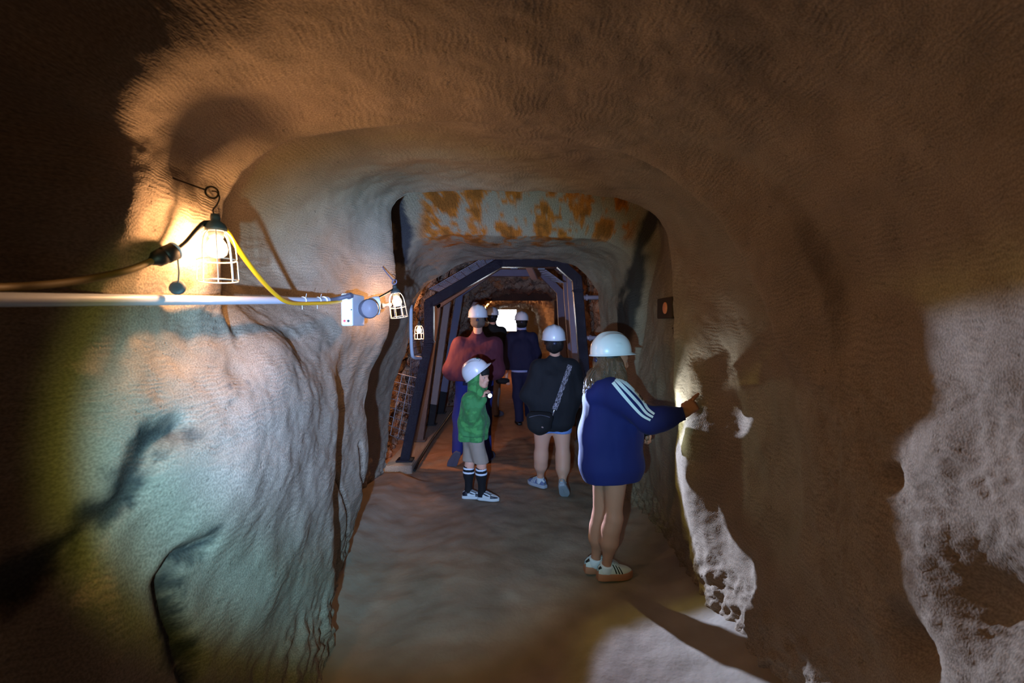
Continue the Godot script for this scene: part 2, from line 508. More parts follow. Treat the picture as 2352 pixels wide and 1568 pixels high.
func loft(rows: Array, su: int, step: Callable, big: float, mid: float, fine: float, tint: Callable, m: Material, cuts: Array, dented := false) -> void:
	# a skin through the outlines, roughened along its normals, cut by columns into named pieces of the setting
	var cols: int = rows[0].size()
	var nu := (cols - 1) * su + 1
	var pts := PackedVector3Array()
	var vs := PackedFloat32Array()
	var vv := 0.0
	var dense := []
	for r in rows:
		var line := PackedVector3Array()
		for c in cols - 1:
			for i in su:
				line.append(cr(r[maxi(c - 1, 0)], r[c], r[c + 1], r[mini(c + 2, cols - 1)], float(i) / su))
		line.append(r[cols - 1])
		dense.append(line)
	var nv := 0
	for k in rows.size() - 1:
		var len := 0.0
		for i in nu:
			len += dense[k][i].distance_to(dense[k + 1][i]) / nu
		var cnt := maxi(2, int(ceil(len / float((step as Callable).call((-rows[k][9].z - rows[k + 1][9].z) / 2)))))
		var a: PackedVector3Array = dense[maxi(k - 1, 0)]
		var b: PackedVector3Array = dense[k]
		var c2: PackedVector3Array = dense[k + 1]
		var d2: PackedVector3Array = dense[mini(k + 2, rows.size() - 1)]
		# tangents limited by the shorter neighbour, so that ledges stay crisp without overshoot
		var za := absf(a[0].z - b[0].z)
		var zb := absf(b[0].z - c2[0].z)
		var zc := absf(c2[0].z - d2[0].z)
		var last := k == rows.size() - 2
		for j in (cnt + 1 if last else cnt):
			var t := float(j) / cnt
			var t2 := t * t
			var t3 := t2 * t
			var h0 := 2 * t3 - 3 * t2 + 1
			var h1 := t3 - 2 * t2 + t
			var h2 := -2 * t3 + 3 * t2
			var h3 := t3 - t2
			for i in nu:
				var s0 := (c2[i] - b[i])
				var mb := s0
				if za > 0.0:
					mb = slope((b[i] - a[i]) / maxf(za, 1e-4), s0 / zb) * zb
				var mc := s0
				if zc > 0.0:
					mc = slope(s0 / zb, (d2[i] - c2[i]) / maxf(zc, 1e-4)) * zb
				pts.append(b[i] * h0 + mb * h1 + c2[i] * h2 + mc * h3)
			vs.append(vv + len * t)
			nv += 1
		vv += len
	# roughen
	for pass_ in 2:
		var ns := normals_of(pts, nu, nv)
		if pass_ == 0:
			var outward := 1.0 if ns[nu * (nv / 2) + nu / 2].y > 0 else -1.0
			for k in pts.size():
				var p := pts[k]
				var q := 0.0
				if dented:
					for e in dents:
						var s: float = (p - (e[0] as Vector3)).length_squared() / (e[1] * e[1])
						if s < 4.0:
							q += outward * e[2] * exp(-1.6 * s)
					for e in grooves:
						if p.x < 0.0 and absf(p.z - e[0].z) < 1.2:
							q += outward * e[2] * exp(-pow(near_line(p, e[1], 0) / e[3], 2.0))
					if p.x > 0.85 and p.z > -1.9 and p.y < 1.5:
						q += 0.009 * nC.get_noise_3dv(p * 1.5)
					if p.y < 0.5:
						q += 0.03 * smoothstep(.5, .1, p.y) * (nC.get_noise_3dv(p * .8) + nB.get_noise_3dv(p * 2.0))
				q += big * nA.get_noise_3dv(p) + mid * nB.get_noise_3dv(p) + fine * nC.get_noise_3dv(p)
				pts[k] = p + ns[k] * q
		else:
			var col := PackedColorArray()
			col.resize(pts.size())
			for k in pts.size():
				col[k] = (tint as Callable).call(pts[k], ns[k])
			for cut in cuts:
				var mb2 := MB.new()
				var i0: int = cut[1] * su
				var i1: int = cut[2] * su
				var w := i1 - i0 + 1
				for j in nv:
					for i in range(i0, i1 + 1):
						var k := j * nu + i
						mb2.v.append(pts[k])
						mb2.n.append(ns[k])
						mb2.uv.append(Vector2(float(i) / su * 0.43, vs[j]))
						mb2.c.append(col[k])
				var ix := PackedInt32Array()
				for j in nv - 1:
					for i in w - 1:
						var s := j * w + i
						ix.append_array([s, s + 1, s + w + 1, s, s + w + 1, s + w])
				var g := (mb2.v[1] - mb2.v[0]).cross(mb2.v[w + 1] - mb2.v[0])
				if g.dot(mb2.n[0]) > 0.0:
					ix.reverse()
				mb2.ix = ix
				struct(cut[0], mb2.done(), m, cut[3])


func slope(a: Vector3, b: Vector3) -> Vector3:
	var o := Vector3.ZERO
	for k in 3:
		if a[k] * b[k] > 0.0:
			o[k] = 2.0 * a[k] * b[k] / (a[k] + b[k])
	return o


func normals_of(pts: PackedVector3Array, nu: int, nv: int) -> PackedVector3Array:
	var ns := PackedVector3Array()
	ns.resize(pts.size())
	for j in nv:
		var j0 := maxi(j - 1, 0) * nu
		var j1 := mini(j + 1, nv - 1) * nu
		var jj := j * nu
		for i in nu:
			ns[jj + i] = (pts[j1 + i] - pts[j0 + i]).cross(pts[jj + mini(i + 1, nu - 1)] - pts[jj + maxi(i - 1, 0)]).normalized()
	return ns


func near_line(p: Vector3, line: Array, skip: int) -> float:
	# distance from p to a polyline, leaving out one axis
	var best := 9.0
	var q := p
	q[skip] = 0.0
	for k in line.size() - 1:
		var a: Vector3 = line[k]
		var b: Vector3 = line[k + 1]
		a[skip] = 0.0
		b[skip] = 0.0
		best = minf(best, Geometry3D.get_closest_point_to_segment(q, a, b).distance_to(q))
	return best


func lc(r: float, g: float, b: float) -> Color:
	return Color(r, g, b)


func sand_tint(p: Vector3, _nn: Vector3) -> Color:
	var n1 := nA.get_noise_3dv(p * 0.9 + Vector3(7, 3, 1))
	var n2 := nB.get_noise_3dv(p * 1.3)
	var c := lc(.44, .35, .25).lerp(lc(.365, .285, .20), clampf(0.5 + n1, 0, 1))
	c = c * (1.0 + 0.16 * n2)
	var d := -p.z
	if p.x < -0.6 and d < 3.0 and p.y < 1.4:
		# black mould streaks on the left wall
		var w := near_line(p, mould_a, 0)
		var s := smoothstep(0.075, 0.02, w + 0.05 * n2 + 0.03 * nC.get_noise_3dv(p))
		var w2 := near_line(p, mould_b, 0)
		s = maxf(s, smoothstep(0.06, 0.015, w2 + 0.045 * n2 + 0.03 * nC.get_noise_3dv(p)))
		c = c.lerp(lc(.035, .04, .04), s * 0.9)
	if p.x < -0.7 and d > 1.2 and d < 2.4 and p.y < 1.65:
		for e in marks:  # shade inside the pick holes, painted into the colour over shallow dents
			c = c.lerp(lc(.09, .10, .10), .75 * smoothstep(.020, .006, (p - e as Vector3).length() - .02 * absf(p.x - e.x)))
	if p.x < -0.55 and d < 5.0 and p.y < 1.3:
		for k in cracks.size():
			var w3 := near_line(p, cracks[k], 0)
			c = c.lerp(lc(.09, .04, .02), smoothstep(0.014, 0.004, w3) * 0.9)
	if d > 3.95 and d < 4.5:
		if p.y > 2.2:
			var o := nB.get_noise_3dv(p * Vector3(0.9, .8, 0.7) + Vector3(3, 0, 9)) + 0.45 * nC.get_noise_3dv(p * 0.8)
			var top := smoothstep(2.33, 2.42, p.y + 0.06 * n2)
			var o2 := smoothstep(-.14, .08, o) * top * smoothstep(-.86, -.72, p.x) * smoothstep(1.12, .95, p.x)
			c = c.lerp(lc(.42, .33, .21), top * 0.7)
			c = c.lerp(lc(.60, .175, .02), o2 * 0.97)
			c = c.lerp(lc(.22, .08, .02), o2 * smoothstep(.15, .35, o) * 0.7)
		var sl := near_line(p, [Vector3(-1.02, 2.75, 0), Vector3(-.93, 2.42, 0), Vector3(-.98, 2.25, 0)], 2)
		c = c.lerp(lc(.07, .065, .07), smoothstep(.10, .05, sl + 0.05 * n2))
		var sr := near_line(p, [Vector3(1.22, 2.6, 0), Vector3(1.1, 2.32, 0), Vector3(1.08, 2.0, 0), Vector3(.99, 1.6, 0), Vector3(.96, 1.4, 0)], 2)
		c = c.lerp(lc(.075, .065, .055), smoothstep(.085, .03, sr + 0.04 * n2))  # dark stain strip with the recess shade of the right portal edge painted in
	return c


func rock_tint(p: Vector3, _nn: Vector3) -> Color:
	var n1 := nA.get_noise_3dv(p * 1.4)
	var n2 := nB.get_noise_3dv(p * 0.8)
	var c := lc(.34, .20, .125).lerp(lc(.42, .29, .2), clampf(0.5 + n1 * 1.5, 0, 1))
	c = c.lerp(lc(.06, .04, .032), 0.75 * smoothstep(.08, .5, n2 + 0.3 * n1))
	c = c.lerp(lc(.42, .15, .05), smoothstep(.2, .45, -n2))
	if p.z < -10.5:
		c = c.lerp(lc(.42, .31, .2), smoothstep(10.5, 11.5, -p.z))
	return c


var marks := []
var dents := []
var grooves := []
var mould_a := []
var mould_b := []
var cracks := []


func wallpoint(px: float, py: float, x: float) -> Vector3:
	# where the sight line through that spot meets the left wall, which stands at x
	return P(px, py, x * FPX / (px - 1176.0))


func floor_tint(p: Vector3) -> Color:
	var n1 := nA.get_noise_3dv(p * 1.1)
	var n2 := nB.get_noise_3dv(p * 0.9)
	var c := lc(.29, .225, .165).lerp(lc(.22, .165, .12), clampf(0.5 + n1 * 1.3, 0, 1))
	c = c.lerp(lc(.38, .19, .095), smoothstep(4.4, 6.0, -p.z + n2))
	c = c.lerp(lc(.36, .31, .24), smoothstep(.55, 1.15, absf(p.x + 0.02)) * smoothstep(5.0, 3.5, -p.z) * 0.8)
	return c * (1.0 + 0.25 * n2)


func build_cave() -> void:
	for q in [[345, 985], [300, 1010], [265, 1075], [245, 1150], [190, 1230], [130, 1320], [60, 1420]]:
		mould_a.append(wallpoint(q[0], q[1], -1.04))
	for q in [[430, 1250], [385, 1280], [362, 1330], [380, 1410], [412, 1500], [440, 1560]]:
		mould_b.append(wallpoint(q[0], q[1], -1.0))
	for line in [[[748, 1060], [775, 1120], [795, 1185], [806, 1245]], [[806, 1020], [812, 1090], [835, 1160], [850, 1215]], [[786, 1235], [795, 1330], [808, 1395]]]:
		var cr_ := []
		for q in line:
			cr_.append(wallpoint(q[0], q[1], -1.0))
		cracks.append(cr_)
	for q in [[2250, 1390, 1.12, .15, .12], [2080, 1480, 1.16, .11, .10], [2345, 1330, 1.12, .10, .05], [2062, 1095, 1.2, .045, .07], [2150, 1060, 1.16, .10, -.025], [1692, 1285, 1.14, .06, .09], [1640, 1330, 1.14, .2, -.05], [1590, 1060, 1.08, .22, -.03], [1702, 345, .96, .07, .08], [1735, 690, 1.12, .12, .05], [38, 1112, -1.1, .03, .05], [1500, 800, 1.06, .3, -.02], [520, 870, -1.0, .05, .012], [480, 1130, -1.0, .22, -.04], [600, 1350, -.95, .2, -.04], [640, 830, -.95, .2, -.03], [255, 1250, -1.04, .16, .05]]:
		dents.append([wallpoint(q[0], q[1], q[2]), q[3], q[4]])
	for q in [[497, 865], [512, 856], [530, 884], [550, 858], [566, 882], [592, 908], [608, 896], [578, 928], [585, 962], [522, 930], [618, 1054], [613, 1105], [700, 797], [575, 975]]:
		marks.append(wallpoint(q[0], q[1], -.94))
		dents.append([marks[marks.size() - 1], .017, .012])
	grooves.append([mould_b[2], mould_b, .05, .03])
	grooves.append([mould_a[3], mould_a, .035, .04])
	for c in cracks:
		grooves.append([c[1], c, .022, .014])
	var fine := func(d: float) -> float: return 0.05 if d < 0.4 else 0.016
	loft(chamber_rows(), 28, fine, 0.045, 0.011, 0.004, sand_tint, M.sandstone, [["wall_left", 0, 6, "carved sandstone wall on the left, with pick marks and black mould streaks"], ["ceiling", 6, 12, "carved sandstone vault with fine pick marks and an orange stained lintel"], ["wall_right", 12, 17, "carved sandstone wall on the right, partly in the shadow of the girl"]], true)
	var far := func(d: float) -> float: return 0.04 if d < 11.0 else 0.2
	loft(passage_rows(), 14, far, 0.16, 0.11, 0.035, rock_tint, M.broken_rock, [["wall_left", 0, 6, "broken reddish rock wall on the left behind the steel sets"], ["ceiling", 6, 12, "broken reddish rock roof above the steel sets"], ["wall_right", 12, 17, "broken reddish rock wall on the right behind the steel sets"]])
	# floor
	var mb := MB.new()
	var nu := 150
	var zs := []
	var z := 2.3
	while z > -24.0:
		zs.append(z)
		z -= 0.026 if z > -7 and z < -0.5 else 0.12
	var pts := PackedVector3Array()
	for zz in zs:
		for i in nu:
			var x := -1.75 + 3.5 * i / (nu - 1)
			var p := Vector3(x, 0, zz)
			p.y = 0.012 * nB.get_noise_3dv(p) + 0.010 * nA.get_noise_3dv(p) - 0.008
			if zz > -5.0:
				p.y += 0.10 * pow(clampf((absf(x - 0.0) - 0.78) / 0.4, 0, 1), 2.0)
			pts.append(p)
	mb.grid(pts, nu, zs.size())
	for k in mb.n.size():
		if mb.n[k].y < 0:
			mb.n[k] = -mb.n[k]
	var ix := PackedInt32Array()
	for k in range(0, mb.ix.size(), 3):
		ix.append_array([mb.ix[k], mb.ix[k + 2], mb.ix[k + 1]])
	if ((mb.v[mb.ix[1]] - mb.v[mb.ix[0]]).cross(mb.v[mb.ix[2]] - mb.v[mb.ix[0]])).y > 0:
		mb.ix = ix
	for p in pts:
		mb.c.append(floor_tint(p))
	struct("floor", mb.done(), M.trodden_floor, "trodden dusty brown floor of the mine")
	# the rock that closes the chamber behind the camera and, far away, the wall with the exit
	var back := MB.new()
	back.box(Transform3D(Basis(), Vector3(0, 1.2, 2.3)), Vector3(3.6, 3.2, 0.3), 0.02)
	for k in back.v.size():
		back.c.append(lc(.38, .32, .24))
	struct("wall_back", back.done(), M.sandstone)
	var end := MB.new()
	var a := P(1140, 760, 22.0)
	var b := P(1186, 711, 22.0)
	for q in [[-1.8, a.x, -.3, 3.0], [b.x, 1.8, -.3, 3.0], [a.x, b.x, -.3, a.y], [a.x, b.x, b.y, 3.0]]:
		end.box(Transform3D(Basis(), Vector3((q[0] + q[1]) / 2, (q[2] + q[3]) / 2, -22.05)), Vector3(q[1] - q[0], q[3] - q[2], 0.3), 0.01)
	for k in end.v.size():
		end.c.append(lc(.42, .30, .19))
	struct("wall_far", end.done(), M.broken_rock, "end wall of the passage with the bright exit opening")


# ---------------------------------------------------------------- steel sets and what belongs to the passage
func steel_set(d: float, path: Array, w: float, ms: Array, low: Array, label: String) -> void:
	# path in eight or six stations: left foot, (bend,) left knee, crown left, crown right, right knee, (bend,) right foot
	var p := []
	for q in path:
		p.append(P(q[0], q[1], d))
	var n := p.size()
	p[0].y = 0.096
	p[n - 1].y = 0.096
	var base: Vector3 = (p[0] + p[n - 1]) / 2
	var t := thing("steel_set", label, "steel frame", base, "steel sets along the passage")
	var fwd := Vector3(0, 0, 1)
	for k in n - 1:
		var a: Vector3 = p[k]
		var b: Vector3 = p[k + 1]
		var nm := "leg"
		if k == n / 2 - 1:
			nm = "crossbeam"
		elif n == 8 and (k == 1 or k == n - 3):
			nm = "leg_head"
		elif k == n / 2 - 2 or k == n / 2:
			nm = "rafter"
		var left := k < n / 2
		var m: Material = ms[0] if left else ms[1]
		if nm == "leg" and low[0 if left else 1] > 0.0:
			var f: float = low[0 if left else 1]
			var foot := a if left else b
			var head := b if left else a
			var mid := foot.lerp(head, f)
			var ml := MB.new()
			ml.beam(foot, mid, w * 1.04, w * 1.04, fwd)
			part("leg_base", ml.done(), M.dark_steel, t, -base)
			if left: a = mid
			else: b = mid
		var mb := MB.new()
		var e := (b - a).normalized() * w * 0.2
		mb.beam(a - (e if k > 0 else Vector3.ZERO), b + (e if k < n - 2 else Vector3.ZERO), w, w, fwd)
		part(nm, mb.done(), m, t, -base)
	for q in [p[0], p[n - 1]]:
		var mb := MB.new()
		mb.box(Transform3D(Basis.from_euler(Vector3(PI / 2, 0, 0)), q + Vector3(0, 0.004, 0)), Vector3(w * 1.7, w * 1.5, 0.018), 0.003)
		part("base_plate", mb.done(), M.dark_steel if low[0] > 0 else ms[0], t, -base)
	if n == 8:
		for q in [p[1], p[n - 2]]:
			var mb := MB.new()
			mb.box(Transform3D(Basis.from_euler(Vector3(PI / 2, 0, 0)), q), Vector3(w * 1.15, w * 1.15, 0.02), 0.003)
			part("splice_plate", mb.done(), ms[0], t, -base)


func wire_panel(a: Vector3, b: Vector3, c: Vector3, d: Vector3, nu: int, nv: int, r: float, label: String) -> void:
	# welded wire between the corners a b (above) and c d (below)
	var mb := MB.new()
	for k in nu + 1:
		var t := float(k) / nu
		mb.tube(PackedVector3Array([a.lerp(b, t) + Vector3(0, 0, rng.randf() * .01), c.lerp(d, t)]), [r], 5, false)
	for k in nv + 1:
		var t := float(k) / nv
		mb.tube(PackedVector3Array([a.lerp(c, t), b.lerp(d, t)]), [r], 5, false)
	var o := whole("wire_mesh_panel", mb.done(), M.wire_steel, label, "wire mesh")
	o.set_meta("kind", "stuff")


func build_mine() -> void:
	steel_set(5.45, [[931, 1058], [986, 785], [986, 697], [1150, 603], [1283, 603], [1324, 640], [1327, 668], [1358, 1058]], 0.108, [M.black_steel, M.black_steel], [0.0, 0.0], "glossy black steel frame nearest the viewer, right under the smooth portal")
	steel_set(6.4, [[964, 1008], [1005, 700], [1150, 607], [1284, 607], [1310, 632], [1335, 1012]], 0.105, [M.speckled_steel, M.grey_steel], [0.0, 0.2], "speckled grey steel frame just behind the black one")
	steel_set(7.4, [[990, 973], [1030, 676], [1135, 609], [1276, 609], [1299, 622], [1324, 975]], 0.105, [M.tan_steel, M.grey_steel], [0.16, 0.16], "pale tan steel frame with dark leg bases, third along the passage")
	steel_set(8.4, [[1012, 948], [1057, 674], [1124, 627], [1243, 627], [1286, 670], [1300, 948]], 0.115, [M.grey_steel, M.grey_steel], [0.18, 0.18], "lilac grey steel frame farthest along the passage")
	for s in [[-1.42, -1.11, -5.26, -9.1, "long concrete footing under the left legs of the steel frames"], [0.77, 1.2, -5.35, -9.1, "long concrete footing under the right legs of the steel frames"]]:
		var mb := MB.new()
		mb.box(Transform3D(Basis(), Vector3((s[0] + s[1]) / 2, 0.03, (s[2] + s[3]) / 2)), Vector3(s[1] - s[0], 0.11, s[2] - s[3]), 0.012)
		whole("concrete_footing", mb.done(), M.concrete, s[4], "footing")
	var fc := MB.new()
	fc.tube(smooth_path([Vector3(-1.09, .02, -5.3), Vector3(-1.085, .07, -5.7), Vector3(-1.095, .075, -6.6), Vector3(-1.085, .075, -7.6), Vector3(-1.09, .07, -9.0)]), [.016], 8)
	whole("floor_cable", fc.done(), M.black_rubber, "dark cable lying along the inner edge of the left concrete footing", "cable")
	wire_panel(P(890, 852, 5.38), P(958, 868, 5.5), P(862, 985, 5.3), P(930, 1012, 5.5), 4, 7, 0.0045, "bent wire mesh beside the foot of the black steel frame")
	wire_panel(Vector3(-1.32, 2.1, -6.5), Vector3(-1.28, 2.1, -9.2), Vector3(-1.42, .45, -6.5), Vector3(-1.42, .45, -9.2), 27, 17, 0.005, "tall wire mesh holding back the rock behind the left steel legs")
	var u := Vector3(-.02, .13, 0)
	wire_panel(P(990, 690, 5.5) + u, P(1150, 598, 5.5) + u, P(990, 690, 5.5) + u + Vector3(0, .05, -2.0), P(1150, 598, 5.5) + u + Vector3(0, .05, -2.0), 9, 18, 0.005, "wire mesh lying over the sloping left rafter of the black frame")
	wire_panel(P(1236, 607, 6.5), P(1296, 650, 6.5), P(1236, 607, 6.5) + Vector3(0, .18, -1.8), P(1296, 650, 6.5) + Vector3(0, .18, -1.8), 8, 16, 0.005, "wire mesh over the right rafters behind the black frame")
	# work lights and a strut below the crossbeam of the black frame
	for q in [[1181, 611, 5.7, "black floodlight on the left under the black crossbeam"], [1243, 613, 5.7, "black floodlight on the right under the black crossbeam"]]:
		var at := P(q[0], q[1], q[2])
		var t := thing("floodlight", q[3], "floodlight", at)
		var mb := MB.new()
		mb.box(Transform3D(Basis.from_euler(Vector3(0.35, 0, 0)), at), Vector3(.105, .075, .06), .012)
		part("housing", mb.done(), M.black_rubber, t, -at)
		mb = MB.new()
		mb.box(Transform3D(Basis.from_euler(Vector3(0.35, 0, 0)), at + Vector3(0, -.012, .032)), Vector3(.086, .054, .012), .004)
		part("lens", mb.done(), M.grey_plastic, t, -at)
		mb = MB.new()
		for s in [-1, 1]:
			mb.beam(at + Vector3(.058 * s, 0, 0), at + Vector3(.045 * s, .075, 0), .008, .02)
		mb.beam(at + Vector3(-.05, .075, 0), at + Vector3(.05, .075, 0), .02, .008)
		part("bracket", mb.done(), M.black_rubber, t, -at)
	var st := MB.new()
	st.beam(P(1208, 600, 5.6), P(1228, 640, 6.3), .08, .03)
	whole("roof_strut", st.done(), M.tan_steel, "short slanting strut between the black crossbeam and the roof", "strut")
	for q in [[1338, 1366, 683, "grey rock bolt stub on the right wall, level with the frame's shoulder"], [1346, 1374, 776, "grey rock bolt stub on the right wall, beside the girl's hard hat"]]:
		var mb := MB.new()
		var a := P(q[0], q[2], 5.6)
		var b := P(q[1], q[2], 5.6) + Vector3(.04, 0, 0)
		mb.tube(PackedVector3Array([a, b]), [.026], 12)
		mb.tube(PackedVector3Array([a.lerp(b, .2), a.lerp(b, .32)]), [.04], 6)
		whole("rock_bolt", mb.done(), M.grey_steel, q[3], "bolt")
	# timber at the far end of the broken rock
	var mb := MB.new()
	var a := P(1106, 681, 11.2)
	var b := P(1268, 681, 11.2)
	mb.beam(a, b, .12, .19, Vector3.UP, .01)
	whole("timber_lintel", mb.done(), M.old_timber, "dark timber beam spanning the passage before the lit exit", "beam")
	var t := thing("timber_post", "reddish timber post set with rails on the right, near the exit", "post", P(1283, 870, 10.4) * Vector3(1, 0, 1))
	var o := t.position
	mb = MB.new()
	mb.beam(P(1278, 690, 10.4), P(1278, 900, 10.4) * Vector3(1, 0, 1), .07, .09)
	part("post", mb.done(), M.old_timber, t, -o)
	mb = MB.new()
	mb.beam(P(1291, 690, 10.5), P(1291, 900, 10.5) * Vector3(1, 0, 1), .07, .09)
	part("post", mb.done(), M.old_timber, t, -o)
	for y in [712, 745, 790]:
		mb = MB.new()
		mb.beam(P(1274, y, 10.38), P(1296, y, 10.42), .05, .07)
		part("rail", mb.done(), M.old_timber, t, -o)
	mb = MB.new()
	var hx := MB.along(P(1066, 706, 8.9), P(1066, 706, 8.9) + Vector3(.5, 0, 1))
	var pf := hx * Transform3D(Basis.from_euler(Vector3(PI / 2, 0, 0)), Vector3.ZERO)
	mb.lathe(pf, [Vector2(.001, -.03), Vector2(.08, -.03), Vector2(.09, .0), Vector2(.09, .02), Vector2(.07, .03), Vector2(.001, .025)], 6)
	whole("lamp_housing", mb.done(), M.tan_steel, "small pale six-sided lamp housing on the left wall beyond the posts", "lamp")


# ---------------------------------------------------------------- lamps, cords, conduit, torches
func work_lamp(top: Vector3, axis: Vector3, s: float, label: String, e: float, wire: float, c: Color) -> void:
	# a caged bulb hanging from its hook: axis points from the cap to the open end of the cage
	var t := thing("caged_work_lamp", label, "lamp", top, "")
	var up := -axis.normalized()
	var x := up.cross(Vector3(0, 0, 1)).normalized()
	var xf := Transform3D(Basis(x, up, x.cross(up)), top)
	var mb := MB.new()
	mb.lathe(xf, [Vector2(.001, 0), Vector2(.012, 0), Vector2(.014, -.012), Vector2(.013, -.02), Vector2(.024, -.028), Vector2(.03, -.04), Vector2(.03, -.05), Vector2(.022, -.055), Vector2(.02, -.07), Vector2(.001, -.07)].map(func(q): return q * s), 16)
	part("cap", mb.done(), M.grey_rubber, t, -top)
	mb = MB.new()
	mb.lathe(xf, [Vector2(.001, -.132), Vector2(.014, -.130), Vector2(.026, -.120), Vector2(.030, -.106), Vector2(.027, -.09), Vector2(.017, -.074), Vector2(.014, -.066), Vector2(.001, -.066)].map(func(q): return q * s), 18)
	part("bulb", mb.done(), M.lit_bulb, t, -top)
	mb = MB.new()
	var prof := [Vector2(.028, -.052), Vector2(.04, -.066), Vector2(.048, -.09), Vector2(.051, -.12), Vector2(.053, -.16), Vector2(.054, -.20)]
	for k in 8:
		var a := TAU * (k + .3) / 8
		var path := []
		for q in prof:
			path.append(xf * (Vector3(cos(a) * q.x, q.y, sin(a) * q.x) * s))
		mb.tube(smooth_path(path, 3), [wire], 6)
	for q in [prof[0], prof[3] + Vector2(.001, -.018), prof[5]]:
		var ring := PackedVector3Array()
		for k in 25:
			var a := TAU * k / 24
			ring.append(xf * (Vector3(cos(a) * q.x, q.y, sin(a) * q.x) * s))
		mb.tube(ring, [wire * 1.1], 6, false)
	part("cage", mb.done(), M.cage_wire, t, -top)
	mb = MB.new()
	var hk := []
	for q in [Vector3(0, -.004, 0), Vector3(-.006, .012, 0), Vector3(.008, .03, 0), Vector3(.016, .05, 0), Vector3(.008, .066, 0), Vector3(-.006, .07, 0)]:
		hk.append(xf * (q * s))
	mb.tube(smooth_path(hk, 4), [.0022 * s], 6)
	part("hook", mb.done(), M.rusty_iron, t, -top)
	omni("bulb_light", xf * (Vector3(0, -.104, 0) * s), c, e, 0.018 * s)


func eye_bolt(a: Vector3, b: Vector3, r: float, ring: float, m: Material, label: String) -> void:
	var mb := MB.new()
	mb.tube(PackedVector3Array([a, a.lerp(b, .5) + Vector3(0, -.004, 0), b]), [r], 8)
	var dir := (b - a).normalized()
	var c := b + dir * ring
	var n := dir.cross(Vector3(0, 0, 1)).normalized()
	var pts := PackedVector3Array()
	for k in 21:
		var t := TAU * k / 20
		pts.append(c - dir * cos(t) * ring + n * sin(t) * ring)
	mb.tube(pts, [r * 1.05], 8, false)
	whole("eye_bolt", mb.done(), m, label, "bolt")


